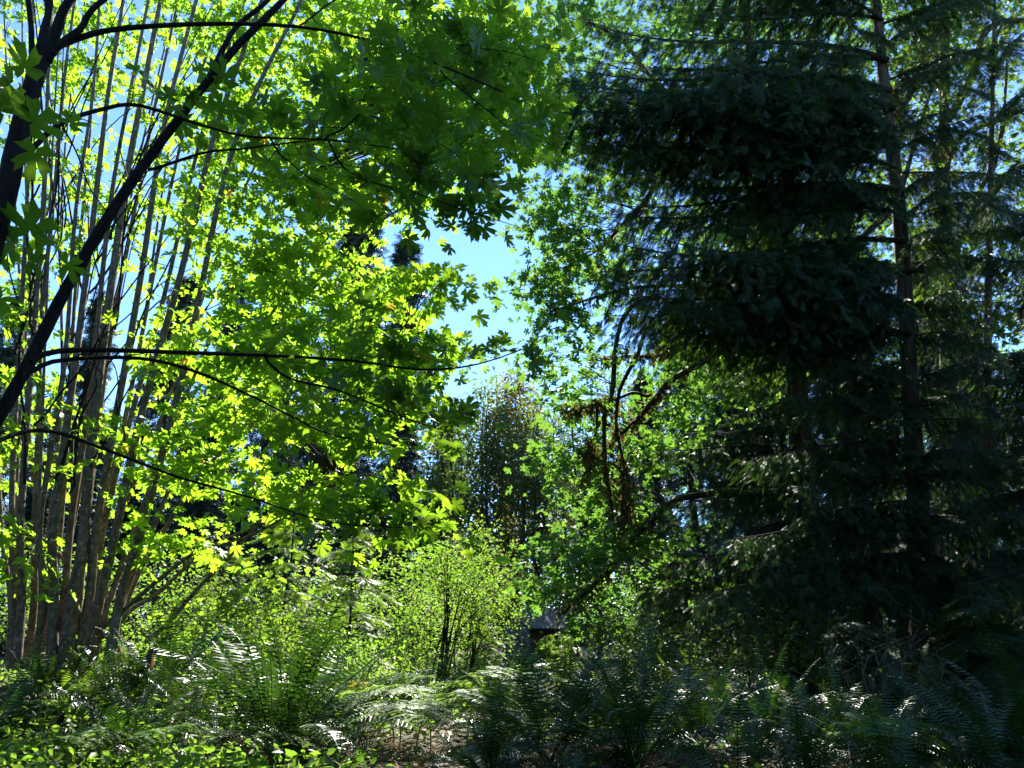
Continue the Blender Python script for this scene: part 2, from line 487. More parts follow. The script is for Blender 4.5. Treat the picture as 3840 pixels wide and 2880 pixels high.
# low leaning stems
for pts in ([(94, 633, 10.2), (130, 604, 10), (190, 560, 9.6), (240, 540, 9.3), (330, 488, 9.0)], [(103, 636, 10.3), (150, 600, 10.6), (215, 545, 10.6), (300, 505, 10.4)],
            [(150, 640, 10.4), (172, 618, 10.3), (215, 570, 10.1), (265, 520, 9.8), (330, 470, 9.5)], [(82, 625, 10.4), (60, 560, 10.6), (-10, 510, 10.8)],
            [(116, 625, 10.5), (140, 560, 10.4), (200, 420, 10), (260, 330, 9.6), (330, 235, 9.2)], [(118, 620, 10.8), (150, 545, 10.6), (230, 440, 10.3), (330, 375, 9.8), (420, 330, 9.4)],
            [(110, 600, 10.6), (160, 480, 10.3), (250, 360, 9.8), (350, 250, 9.3), (420, 190, 9)]):
    path = wobble(smooth_path([P(*q) for q in pts], 26), .03, 6)
    mb = MB(); mb.tube(path, np.linspace(.04, .012, 26), 7, .05); mb.build('stem', M['stem_bark'], clump, smooth=True)
    anchors.append(path[5:])
for k in range(46):
    u1 = RNG.uniform(10, 130); v1 = RNG.uniform(200, 520); Yk = RNG.uniform(9.5, 11.5); du = RNG.uniform(-60, 190); dv = RNG.uniform(120, 330)
    path = wobble(smooth_path([P(u1, v1, Yk), P(u1 + du * .4, v1 - dv * .55, Yk + RNG.uniform(-.4, .4)), P(u1 + du, v1 - dv, Yk + RNG.uniform(-.9, .6))], 20), .04, 7)
    mb = MB(); mb.tube(path, np.linspace(RNG.uniform(.012, .026), .006, 20), 5, .05); mb.build('stem', M['dark_bark'], clump, smooth=True)
    anchors.append(path[6:])
anchors = np.concatenate(anchors)
spec = [(60, 50, 80, 70, 9.5, 12, 36), (180, 55, 80, 70, 9, 12, 40), (50, 190, 60, 70, 9.5, 12, 20), (170, 200, 70, 60, 9, 12, 24),
        (310, 35, 90, 50, 8.5, 11, 60), (300, 130, 90, 50, 8.5, 11, 48), (420, 50, 70, 60, 8.5, 11, 50), (470, 60, 45, 60, 9, 12, 34), (515, 95, 32, 40, 9, 11, 20), (505, 30, 30, 40, 9, 11, 16), (488, 165, 22, 12, 9, 11, 6),
        (400, 130, 70, 40, 8.5, 11, 38), (450, 140, 40, 25, 9, 11, 14), (260, 220, 80, 50, 8.5, 11.5, 34), (340, 190, 70, 30, 8.3, 10.5, 20), (395, 195, 25, 12, 8.5, 10.5, 5),
        (165, 320, 50, 50, 9.5, 12, 10), (250, 300, 70, 50, 8.5, 11, 25), (320, 270, 50, 25, 8.5, 10.5, 10), (360, 300, 40, 24, 8, 10, 8), (425, 282, 22, 10, 6.9, 7.4, 6),
        (330, 350, 80, 30, 8, 10, 22), (215, 390, 60, 40, 8.5, 11, 16), (415, 345, 28, 18, 8, 9.5, 9), (380, 395, 50, 20, 8, 10, 10), (360, 430, 60, 12, 8, 9.6, 9),
        (230, 470, 80, 14, 8.3, 10.5, 14), (270, 420, 50, 14, 8.3, 10, 9), (320, 495, 60, 14, 8, 9.6, 11), (190, 530, 50, 18, 9, 11, 9), (20, 420, 30, 70, 10.5, 12.5, 13),
        (20, 290, 25, 40, 10.5, 12.5, 9), (15, 550, 20, 35, 10.5, 12, 7), (110, 450, 40, 50, 11, 12.5, 6), (428, 533, 16, 5, 8, 9, 2), (405, 480, 26, 6, 8, 9.5, 4), (170, 440, 40, 30, 9, 11, 7)]
ctr = []
for u, v, ru, rv, y0, y1, n in spec:
    a = RNG.uniform(0, 2 * math.pi, n); q = np.sqrt(RNG.uniform(0, 1, n)); vv = v + rv * q * np.sin(a); uu = u + ru * q * np.cos(a)
    w = np.clip((uu - 150) / 110, 0, 1)
    Yc = (10.2 + (540 - vv) / 540 * 1.4) * (1 - w) + (7.7 + (540 - vv) / 540 * 2.5) * w
    if y1 < 7.5: Yc = Yc * 0 + 7.1
    ctr.append(P(uu, vv, Yc + RNG.uniform(-.55, .55, n)))
ctr = np.concatenate(ctr)
tb, fb = MB(), MB()
out = twigs_to(tb, ctr, anchors, .010, 5)
leaf_cloud(fb, MAPLE, ctr, out, 15, .50, .09, .205, jit=.28)
tb.build('twigs', M['twig'], clump, smooth=True)
fb.build('foliage', M['maple_leaf'], clump)
# stump
mb = MB()
for k in range(46):
    a = RNG.uniform(0, 6.28); rr = RNG.uniform(.25, .75)
    p0 = base + np.array([.35 + rr * math.cos(a) * 1.2, rr * math.sin(a) * .7, -.75]); h = RNG.uniform(.4, 1.15)
    mb.tube([p0, p0 + [RNG.normal(0, .05), RNG.normal(0, .05), h * .6], p0 + [RNG.normal(0, .1), RNG.normal(0, .1), h]], [.16, .12, .03], 6, .3)
mb.build('stump', M['stump'], clump)

# ------------------------------------------------------------------ near dark maple (left edge, overhead)
near = thing('maple_tree', 'dark near maple leaning in over the path with bare limbs and large shaded leaves', 'tree', (-3.6, 3.6, .1))
def limb(name, pts, r, mat, parent, n=26, sides=9, wob=.01, rough=.04):
    path = wobble(smooth_path([P(*q) for q in pts], n), wob, 6)
    mb = MB(); mb.tube(path, smooth_path(np.array(r, float)[:, None], n)[:, 0], sides, rough)
    mb.build(name, M[mat], parent, smooth=True)
    return path
trunk_path = [(-75, 640, 3.4), (-50, 430, 3.5), (-14, 262, 3.6), (9, 188, 3.65), (15, 145, 3.7), (28, 101, 3.75), (40, 66, 3.8), (46, 48, 3.8)]
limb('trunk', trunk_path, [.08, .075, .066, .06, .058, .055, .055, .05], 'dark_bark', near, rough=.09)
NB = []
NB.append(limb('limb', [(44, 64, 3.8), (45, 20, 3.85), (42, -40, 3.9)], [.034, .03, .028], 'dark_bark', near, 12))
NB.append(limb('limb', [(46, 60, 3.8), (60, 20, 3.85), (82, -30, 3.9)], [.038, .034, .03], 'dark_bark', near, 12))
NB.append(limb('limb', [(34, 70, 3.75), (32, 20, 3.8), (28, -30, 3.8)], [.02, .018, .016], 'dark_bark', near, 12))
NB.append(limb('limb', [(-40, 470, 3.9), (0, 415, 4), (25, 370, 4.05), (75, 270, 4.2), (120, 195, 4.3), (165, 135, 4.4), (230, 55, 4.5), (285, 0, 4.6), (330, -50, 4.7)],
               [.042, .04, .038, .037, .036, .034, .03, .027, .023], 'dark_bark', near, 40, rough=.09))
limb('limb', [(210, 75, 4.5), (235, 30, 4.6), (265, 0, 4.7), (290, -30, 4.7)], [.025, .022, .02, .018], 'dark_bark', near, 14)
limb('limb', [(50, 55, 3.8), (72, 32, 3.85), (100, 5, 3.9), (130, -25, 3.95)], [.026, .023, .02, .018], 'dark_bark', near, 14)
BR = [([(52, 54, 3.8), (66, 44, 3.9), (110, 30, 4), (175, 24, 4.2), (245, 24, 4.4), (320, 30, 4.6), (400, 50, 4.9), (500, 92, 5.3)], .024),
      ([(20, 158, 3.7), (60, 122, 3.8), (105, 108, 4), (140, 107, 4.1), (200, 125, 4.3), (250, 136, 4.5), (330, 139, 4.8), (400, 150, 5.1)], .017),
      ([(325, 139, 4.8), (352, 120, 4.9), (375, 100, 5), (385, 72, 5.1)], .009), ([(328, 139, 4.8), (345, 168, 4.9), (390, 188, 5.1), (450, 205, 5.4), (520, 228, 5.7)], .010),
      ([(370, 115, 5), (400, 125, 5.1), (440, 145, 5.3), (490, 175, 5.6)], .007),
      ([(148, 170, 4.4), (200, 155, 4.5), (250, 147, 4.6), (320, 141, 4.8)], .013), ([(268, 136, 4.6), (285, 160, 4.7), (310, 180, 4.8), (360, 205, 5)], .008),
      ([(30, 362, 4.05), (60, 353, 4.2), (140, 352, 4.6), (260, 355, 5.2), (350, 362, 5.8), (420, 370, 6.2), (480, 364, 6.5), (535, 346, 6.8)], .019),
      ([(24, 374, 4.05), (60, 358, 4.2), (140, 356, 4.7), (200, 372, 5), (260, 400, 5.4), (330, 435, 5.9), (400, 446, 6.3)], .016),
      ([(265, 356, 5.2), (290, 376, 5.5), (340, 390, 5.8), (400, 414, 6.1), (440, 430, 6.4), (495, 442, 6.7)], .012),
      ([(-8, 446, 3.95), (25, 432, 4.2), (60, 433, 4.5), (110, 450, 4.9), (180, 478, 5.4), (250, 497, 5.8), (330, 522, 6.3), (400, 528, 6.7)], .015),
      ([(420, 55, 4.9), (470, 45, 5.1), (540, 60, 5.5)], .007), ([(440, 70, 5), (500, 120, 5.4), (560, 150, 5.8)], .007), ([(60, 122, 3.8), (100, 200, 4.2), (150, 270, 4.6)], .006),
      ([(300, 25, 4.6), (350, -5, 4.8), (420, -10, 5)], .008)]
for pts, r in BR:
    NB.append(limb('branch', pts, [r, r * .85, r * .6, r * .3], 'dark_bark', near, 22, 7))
A = np.concatenate([b[3:] for b in NB[3:]])
spec = [(385, 62, 50, 16, 4.8, 5.3, 7), (350, 100, 30, 14, 4.8, 5.2, 3), (400, 125, 40, 14, 5, 5.5, 5), (450, 165, 36, 16, 5.2, 5.8, 6), (400, 165, 40, 18, 4.9, 5.5, 5),
        (470, 205, 26, 12, 5.4, 5.8, 5), (360, 200, 36, 10, 4.9, 5.4, 3), (240, 105, 40, 14, 4.3, 4.8, 3), (185, 98, 24, 10, 4.2, 4.5, 2), (290, 130, 30, 12, 4.6, 5, 2),
        (480, 90, 40, 30, 5.2, 6, 6), (480, 35, 50, 25, 5, 5.6, 5), (535, 110, 26, 40, 5.4, 6, 4), (420, 15, 50, 12, 4.8, 5.4, 4),
        (500, 350, 18, 6, 6.4, 6.8, 3), (420, 350, 45, 14, 6, 6.5, 7), (350, 365, 40, 14, 5.7, 6.2, 4), (400, 400, 40, 12, 6, 6.5, 7), (455, 418, 20, 8, 6.2, 6.7, 3),
        (330, 420, 30, 8, 5.7, 6.2, 2), (290, 350, 40, 10, 5.2, 5.8, 3), (355, 312, 14, 8, 5.5, 6, 1), (420, 520, 25, 4, 6.5, 6.9, 3), (370, 508, 30, 6, 6.2, 6.6, 3), (8, 100, 10, 30, 3.2, 3.5, 3), (12, 245, 8, 8, 3.6, 3.9, 2)]
ctr = region(spec)
tb, fb = MB(), MB()
for k in range(70):
    a_ = A[RNG.integers(0, len(A))]; d_ = nrm(RNG.normal(0, 1, 3) + np.array([.5, 0, .3])); l_ = RNG.uniform(.08, .4)
    tb.tube([a_, a_ + d_ * l_ * .5 + RNG.normal(0, .02, 3), a_ + d_ * l_ + RNG.normal(0, .04, 3)], [.005, .0035, .0015], 4)
out = twigs_to(tb, ctr, A, .0045, 5, rise=.1, up=.1)
leaf_cloud(fb, MAPLE, ctr, out, 5, .22, .25, .235, jit=.32)
tb.build('twigs', M['dark_bark'], near, smooth=True)
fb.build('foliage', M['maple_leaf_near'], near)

# ------------------------------------------------------------------ mossy maple (right of the sky gap) and the maple behind the cedars
mossy = thing('maple_tree', 'big mossy maple with hanging dead branches beside the sky gap', 'tree', (7.0, 18.5, .6))
MB_ = []
def mlimb(pts, r, name='limb', mat='mossy_bark'):
    r = [q * (.62 if name != 'trunk' else .8) for q in r]
    p = limb(name, pts, r, mat, mossy, 26, 8, .06, .18); MB_.append(p[4:])
mlimb([(800, 700, 18.6), (806, 560, 18.6), (800, 420, 18.6), (792, 340, 18.4), (776, 240, 18.3), (760, 120, 18.3), (740, 0, 18.3), (730, -80, 18.3)], [.42, .36, .32, .3, .26, .2, .16, .1], 'trunk')
mlimb([(798, 370, 18.5), (770, 352, 18.2), (744, 341, 17.8), (684, 373, 17.2), (659, 394, 17), (635, 417, 16.8), (606, 450, 16.6)], [.2, .17, .16, .13, .11, .09, .06])
mlimb([(804, 520, 18.6), (740, 490, 18), (690, 495, 17.4), (666, 508, 17), (637, 537, 16.7), (619, 559, 16.4), (590, 589, 16), (568, 615, 15.8)], [.2, .17, .14, .13, .115, .1, .08, .05])
mlimb([(782, 270, 18.3), (730, 235, 17.8), (690, 180, 17.4), (658, 182, 17), (639, 205, 16.8), (621, 225, 16.6), (600, 248, 16.4)], [.16, .14, .12, .11, .1, .085, .05])
mlimb([(770, 200, 18.3), (700, 130, 17.6), (640, 60, 17), (590, 20, 16.5)], [.15, .12, .09, .05])
mlimb([(778, 300, 18.3), (700, 290, 17.4), (650, 285, 17), (600, 290, 16.5), (550, 310, 16)], [.13, .1, .08, .06, .03])
mlimb([(765, 130, 18.3), (800, 60, 18), (830, -20, 18)], [.13, .1, .06]); mlimb([(795, 330, 18.4), (850, 250, 18.4), (900, 190, 18.6), (940, 60, 19)], [.18, .15, .12, .08])
mlimb([(740, 343, 17.8), (690, 345, 17.5), (650, 355, 17.2), (600, 362, 16.8)], [.09, .07, .05, .03], 'branch')
mlimb([(650, 395, 16.9), (625, 395, 16.7), (597, 405, 16.5), (570, 412, 16.3)], [.07, .06, .05, .03], 'branch')
mlimb([(655, 290, 17.1), (628, 312, 16.9), (617, 349, 16.8), (612, 393, 16.6), (606, 417, 16.5), (608, 465, 16.4), (614, 497, 16.4), (616, 540, 16.3)], [.08, .10, .10, .09, .08, .06, .02], 'branch')
mlimb([(690, 290, 17.4), (650, 318, 17), (635, 353, 16.8), (619, 385, 16.7), (617, 425, 16.6), (625, 465, 16.5), (629, 491, 16.4), (640, 520, 16.3)], [.07, .08, .08, .07, .06, .04, .02], 'branch')
mlimb([(600, 405, 16.5), (592, 440, 16.4), (590, 480, 16.4)], [.05, .045, .02], 'branch')
mlimb([(608, 465, 16.4), (620, 478, 16.2), (628, 500, 16.1), (618, 530, 16)], [.05, .045, .035, .02], 'branch')
A = np.concatenate(MB_)
spec = [(540, 110, 22, 50, 15.5, 17.5, 18), (545, 20, 30, 40, 15.5, 17.5, 14), (565, 50, 40, 60, 15.5, 18, 32), (600, 150, 55, 60, 16, 19, 52), (556, 215, 32, 32, 15.5, 17.5, 24), (592, 260, 50, 44, 15.8, 18.5, 40), (556, 300, 24, 26, 15.3, 17, 14), (524, 286, 14, 6, 15, 16, 4),
        (566, 360, 34, 34, 15.8, 17.5, 18), (640, 60, 70, 60, 17.5, 21, 44), (700, 190, 70, 70, 17.5, 21, 36), (700, 365, 60, 40, 18, 21, 46), (755, 385, 40, 30, 18, 21, 14), (596, 402, 40, 20, 17.2, 19, 13),
        (566, 465, 20, 36, 16.4, 17.8, 17), (660, 440, 40, 34, 18, 20, 24), (600, 500, 40, 30, 17.3, 18.6, 16), (585, 548, 44, 26, 15.3, 16.6, 20), (562, 580, 26, 12, 15.2, 16.2, 9), (590, 618, 8, 10, 15.2, 15.8, 4), (650, 548, 36, 22, 16.5, 18, 12), (685, 580, 24, 16, 17, 18, 8),
        (760, 60, 90, 80, 18, 22, 70), (830, 200, 80, 100, 18.5, 22, 44), (900, 60, 80, 80, 18, 22, 46), (700, 10, 120, 40, 18, 23, 60), (850, 10, 120, 40, 18, 23, 60), (740, 260, 60, 60, 18.5, 22, 40)]
ctr = region(spec)
tb, fb = MB(), MB()
out = twigs_to(tb, ctr, A, .012, 4, seg=7)
leaf_cloud(fb, MAPLE, ctr, out, 15, .66, .14, .25, jit=.34)
tb.build('twigs', M['twig'], mossy, smooth=True)
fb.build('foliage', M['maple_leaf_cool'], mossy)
# beards of moss on the limbs
mb = MB()
B = np.concatenate([p[8:] for p in MB_[1:]])
sel = B[RNG.integers(0, len(B), 1500)] + RNG.normal(0, .07, (1500, 3))
mb.stamp(KITE, sel, RNG.normal(0, .5, (1500, 3)) - UP * .9, RNG.normal(0, 1, (1500, 3)), RNG.uniform(.08, .3, 1500))
H = np.concatenate([B[(B[:, 2] < 9) & (B[:, 0] < 4)]])
sel = H[RNG.integers(0, len(H), 1300)] + RNG.normal(0, .09, (1300, 3)) + np.array([-.06, 0, 0])
mb.stamp(KITE, sel, RNG.normal(0, .6, (1300, 3)) - UP * .6 - np.array([.3, 0, 0]), RNG.normal(0, 1, (1300, 3)), RNG.uniform(.05, .17, 1300))
mb.build('moss', M['moss_beard'], mossy)

# second maple, upper right
mr = thing('maple_tree', 'spreading mossy maple behind the cedar trunk at the upper right', 'tree', (12.5, 19, .8))
MB_ = []
def rlimb(pts, r, name='limb'):
    r = [q * .7 for q in r]
    p = limb(name, pts, r, 'mossy_bark', mr, 26, 8, .06, .16); MB_.append(p[4:])
rlimb([(955, 700, 19), (948, 500, 19), (950, 300, 19), (946, 180, 19), (945, 77, 19), (944, 15, 19), (944, -60, 19)], [.4, .34, .3, .27, .22, .18, .14], 'trunk')
rlimb([(946, 190, 19), (925, 140, 18.5), (890, 111, 18)], [.18, .14, .08]); rlimb([(890, 125, 18.5), (913, 85, 18.6), (921, 57, 18.6), (936, 31, 18.7), (948, -10, 18.8)], [.16, .15, .14, .13, .1])
rlimb([(948, 120, 19), (973, 69, 18.8), (989, 31, 18.6), (1026, 20, 18.4), (1080, 0, 18)], [.2, .17, .15, .12, .08]); rlimb([(948, 160, 19), (960, 135, 19), (986, 123, 19), (1026, 111, 19), (1080, 100, 19)], [.14, .12, .11, .09, .06])
rlimb([(955, 260, 19), (981, 185, 18.8), (993, 162, 18.7), (1000, 131, 18.6), (1010, 60, 18.6)], [.12, .11, .1, .09, .05])
A = np.concatenate(MB_)
ctr = region([(1000, 60, 70, 80, 17, 21, 50), (990, 190, 60, 60, 17, 21, 48), (900, 30, 50, 50, 18, 22, 34), (960, 290, 80, 50, 18, 22, 50), (870, 110, 60, 60, 18, 22, 40), (1010, 350, 60, 60, 18, 22, 40), (980, 0, 70, 40, 18, 23, 50), (920, 220, 60, 60, 19, 23, 40)])
tb, fb = MB(), MB()
out = twigs_to(tb, ctr, A, .012, 4, seg=7)
leaf_cloud(fb, MAPLE, ctr, out, 17, .64, .16, .22)
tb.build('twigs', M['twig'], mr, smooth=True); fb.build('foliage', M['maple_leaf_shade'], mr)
mb = MB(); B = np.concatenate(MB_[1:3]); sel = B[RNG.integers(0, len(B), 1300)] + RNG.normal(0, .22, (1300, 3)) * [1.6, 1, 1]
mb.stamp(KITE, sel, RNG.normal(0, .6, (1300, 3)) - UP * .7, RNG.normal(0, 1, (1300, 3)), RNG.uniform(.08, .24, 1300)); mb.build('moss', M['moss_beard'], mr)

# ------------------------------------------------------------------ cedars: trunk plus drooping boughs
def bough_mesh(name, mat, L0=4.0, nl=34, hang=.5, T=SPRAYS, ssize=.30):
    """Bough along +X: arching axis, drooping side branchlets, flat sprays hanging off them."""
    mb = MB()
    def axis(t):
        return np.stack([L0 * t, .10 * np.sin(t * 5 + 1) * L0 * .3, L0 * (.16 * t - .30 * t ** 2 + .12 * t ** 4)], -1)
    t = np.linspace(0, 1, 18); mb.tube(axis(t), np.linspace(.045, .006, 18), 6, .1)
    wood = mb
    lf = MB()
    for i in range(nl):
        for s in (-1, 1):
            tt = .10 + .90 * (i + RNG.uniform(0, 1)) / nl
            p = axis(np.array([tt]))[0]
            l = L0 * (.07 + .22 * (1 - tt) ** .7 * min(1, tt * 3.2)) * RNG.uniform(.6, 1.2)
            n = max(3, int(l / .075))
            q = np.linspace(.1, 1, n)
            pts = p + np.stack([.55 * l * q, s * l * q * .8, -.15 * l * q - hang * 1.25 * l * q ** 2], -1)
            if n > 3: wood.tube(pts[::2] if n > 6 else pts, np.linspace(.009, .003, len(pts[::2] if n > 6 else pts)), 3)
            for k in range(n):
                for sd in ((-1, 1) if k < n - 1 else (0,)):
                    d = nrm(np.array([.5 + RNG.normal(0, .4), s * .45 + sd * .6 * RNG.uniform(.2, 1), -.35 - RNG.uniform(0, 1.0)]))
                    nn = nrm(np.array([.3, s * .5, .6]) + RNG.normal(0, .4, 3))
                    lf.stamp(T[RNG.integers(len(T))], pts[k][None], d[None], nn[None], ssize * RNG.uniform(.55, 1.15) * (1.1 - .4 * tt))
    return wood.mesh(name + ' branch', M['twig']), lf.mesh(name + ' foliage', M[mat])

BOUGHS = [bough_mesh('cedar bough', 'cedar', nl=n, hang=h, ssize=.27) for n, h in ((24, .6), (27, .9), (22, .5), (26, 1.1))]

def bough(tree, a, b, k=None):
    a = np.asarray(a, float); b = np.asarray(b, float); d = b - a
    L_ = np.linalg.norm(d); yaw = math.atan2(d[1], d[0]); pit = math.atan2(d[2], math.hypot(d[0], d[1]))
    k = RNG.integers(len(BOUGHS)) if k is None else k
    w, f = BOUGHS[k]
    sc = L_ / 4.0
    loc = tuple(a - np.array(tree.location))
    e = (RNG.normal(0, .12), -pit, yaw)
    thick = max(sc * .85, .6)
    br = inst('bough', w, tree, loc, e, (sc, thick, thick)); inst('foliage', f, br)

def cedar(label, pts, r, boughs, auto=0, auto_len=3.0, vmin=2.0, vmax=14.0, az=(0, 6.28)):
    p0 = P(*pts[0]); p0[2] = ground_z(p0[0], p0[1])
    t = thing('cedar_tree', label, 'tree', p0)
    path = smooth_path([p0 - UP * .1] + [P(*q) for q in pts[1:]], 40)
    mb = MB(); rad = smooth_path(np.array(r, float)[:, None], 40)[:, 0]
    sides = 16; tt = mb
    mb.tube(path, rad * (1 + .35 * np.exp(-np.arange(40) / 2.0)), sides, .07)
    mb.build('trunk', M['cedar_bark'], t, smooth=True)
    dm = MB()
    for k in range(34):
        a = path[RNG.integers(6, 34)]; an = RNG.uniform(0, 6.28); l = RNG.uniform(.5, 2.0)
        d = np.array([math.cos(an), math.sin(an), 0])
        p = wobble(smooth_path([a, a + d * l * .5 + UP * RNG.uniform(-.1, .1), a + d * l - UP * RNG.uniform(0, .5) * l], 12), .035, 5)
        dm.tube(p, np.linspace(.012, .003, 12), 4)
        for j in (5, 7, 9):
            dm.tube([p[j], p[j] + RNG.normal(0, .12, 3), p[j] + RNG.normal(0, .2, 3) - UP * .15], [.004, .003, .002], 3)
    dm.build('dead_twigs', M['pale_twig'], t)
    for (u, v, Y) in boughs:
        tip = P(u, v, Y)
        d = np.linalg.norm(path[:, :2] - tip[:2], axis=1)
        a = path[np.argmin(np.abs(path[:, 2] - (tip[2] + .12 * d)))]
        bough(t, a, tip)
    for k in range(auto):
        z = RNG.uniform(vmin, vmax); a = path[np.argmin(np.abs(path[:, 2] - z))]
        an = RNG.uniform(*az); l = auto_len * RNG.uniform(.6, 1.2)
        bough(t, a, a + np.array([math.cos(an) * l, math.sin(an) * l, -RNG.uniform(.0, .3) * l]))
    return t

def curtain(us, vs, du, dv, y0, y1, skip=()):
    """Bough tips spread over a stretch of the tree's side, leaving the openings in SKIP free."""
    out = []
    for v in vs:
        for u in us:
            a, b = u + RNG.uniform(-du, du), v + RNG.uniform(-dv, dv)
            if not any(x0 < a < x1 and q0 < b < q1 for x0, x1, q0, q1 in skip):
                out.append((a, b, RNG.uniform(y0, y1)))
    return out

OPEN = ((600, 765, 325, 425), (540, 650, 380, 660), (868, 945, -100, 560))
cedar('tall cedar with a pale furrowed trunk and sweeping dark boughs', [(936, 700, 13.2), (929, 617, 13.2), (920, 522, 13.1), (914, 450, 13), (908, 350, 13), (899, 208, 13), (887, 108, 13), (878, 20, 13), (866, -140, 13)],
      [.36, .30, .22, .165, .15, .14, .125, .10, .05],
      [(555, 70, 10.5), (545, 100, 11.5), (585, 135, 11.5), (620, 200, 12), (600, 265, 12), (570, 120, 12), (640, 285, 12), (600, 90, 11), (575, 62, 11.2), (610, 310, 13), (640, 325, 12.5), (690, 310, 11.5), (600, 20, 11)]
      + curtain(range(625, 880, 64), range(-60, 330, 52), 34, 26, 10.4, 12.4, OPEN) + curtain((948, 978, 1012), range(-60, 640, 58), 18, 20, 11.2, 12.2, OPEN) + curtain(range(720, 880, 64), range(340, 620, 62), 24, 20, 11, 12, OPEN),
      auto=8, auto_len=2.2, vmin=4, vmax=15, az=(-.7, 3.7))
cedar('shaded cedar crowding the dim middle of the right side, trunk hidden', [(800, 690, 15), (800, 600, 15), (797, 450, 15), (790, 300, 15), (786, 150, 15), (780, 0, 15), (776, -140, 15)],
      [.25, .22, .17, .13, .09, .06, .03], curtain(range(665, 880, 58), range(425, 660, 48), 32, 26, 12.8, 14, OPEN) + curtain(range(680, 880, 70), range(60, 330, 70), 40, 30, 13, 13.8, OPEN) + [(650, 500, 14), (640, 590, 14.5), (690, 440, 14.5)],
      auto=14, auto_len=2.3, vmin=1.2, vmax=9, az=(2.6, 6.6))
cedar('dark cedar at the right edge with boughs reaching down to the ferns', [(1090, 700, 11.5), (1088, 550, 11.5), (1082, 350, 11.5), (1076, 150, 11.5), (1070, -40, 11.5)], [.26, .22, .18, .12, .06],
      curtain((975, 1020), range(200, 690, 62), 20, 26, 9.4, 10.4, OPEN), auto=10, auto_len=2.0, vmin=1.2, vmax=8, az=(2.2, 4.6))
cedar('slender cedar deep in the shade behind the pale trunk', [(985, 690, 16.5), (985, 500, 16.5), (988, 300, 16.5), (992, 120, 16.5), (996, -60, 16.5)], [.2, .14, .09, .06, .03],
      curtain(range(860, 1030, 60), range(250, 640, 74), 20, 20, 14.4, 15.4) + curtain((925, 965, 1020, 1045), range(-50, 260, 62), 20, 24, 14.4, 15.6), auto=10, auto_len=2.2, vmin=1.2, vmax=8, az=(2.6, 6.6))

# ------------------------------------------------------------------ young cedars and shrubs in the clearing
def young_cedar(label, u, Y, h, r, mat, n=420, lean=(0, 0), ssize=.30, T=None):
    x = GX(u, Y); z = float(ground_z(x, Y)); b = np.array([x, Y, z])
    t = thing('young_cedar', label, 'young tree', b)
    top = b + np.array([lean[0], lean[1], h])
    path = wobble(smooth_path([b - UP * .05, b * .5 + top * .5 + RNG.normal(0, .05, 3), top], 16), .02)
    mb = MB(); mb.tube(path, np.linspace(.012 * h, .004, 16), 7, .05)
    lf = MB()
    nb = int(n / 9)
    for k in range(nb):
        f = .10 + .9 * (k / nb); a = path[int(f * 15)]
        an = RNG.uniform(0, 6.28); l = (r * (1 - f) ** .75 + .12) * RNG.uniform(.7, 1.15)
        q = np.linspace(.15, 1, 6)[:, None]
        d = np.array([math.cos(an), math.sin(an), 0])
        pts = a + d * l * q + UP * (l * (.35 * q - .55 * q ** 2))
        mb.tube(pts, np.linspace(.008, .003, 6), 4)
        m_ = 10
        tt = RNG.uniform(.2, 1, m_); pos = a + d * l * tt[:, None] + UP * (l * (.35 * tt - .55 * tt ** 2))[:, None]
        side = np.cross(d, UP) * RNG.choice([-1, 1], m_)[:, None] * RNG.uniform(.2, 1, m_)[:, None]
        tip = d * .8 + side - UP * RNG.uniform(.2, .7, m_)[:, None]
        nor = UP * .8 + d * .25 + RNG.normal(0, .25, (m_, 3))
        lf.stamp((T or SPRAYS)[RNG.integers(len(T or SPRAYS))], pos, tip, nor, ssize * RNG.uniform(.6, 1.2, m_))
    mb.build('trunk', M['twig'], t); lf.build('foliage', M[mat], t)
    return t

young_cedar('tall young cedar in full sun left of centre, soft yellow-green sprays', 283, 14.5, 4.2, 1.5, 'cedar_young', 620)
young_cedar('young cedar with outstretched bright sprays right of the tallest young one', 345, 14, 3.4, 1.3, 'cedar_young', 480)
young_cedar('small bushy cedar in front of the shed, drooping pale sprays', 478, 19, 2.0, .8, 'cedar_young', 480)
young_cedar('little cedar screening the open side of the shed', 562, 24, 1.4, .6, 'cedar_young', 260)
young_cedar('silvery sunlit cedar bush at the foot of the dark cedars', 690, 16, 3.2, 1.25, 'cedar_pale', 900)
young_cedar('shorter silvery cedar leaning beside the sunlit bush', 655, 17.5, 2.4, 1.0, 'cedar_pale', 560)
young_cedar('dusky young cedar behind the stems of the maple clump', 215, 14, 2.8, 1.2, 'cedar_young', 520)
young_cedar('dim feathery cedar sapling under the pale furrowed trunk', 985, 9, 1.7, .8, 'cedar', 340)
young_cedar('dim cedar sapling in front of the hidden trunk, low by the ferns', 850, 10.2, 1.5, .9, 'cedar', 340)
young_cedar('shaded cedar sapling between ferns and the silvery bush', 755, 13, 1.9, 1.0, 'cedar', 380)


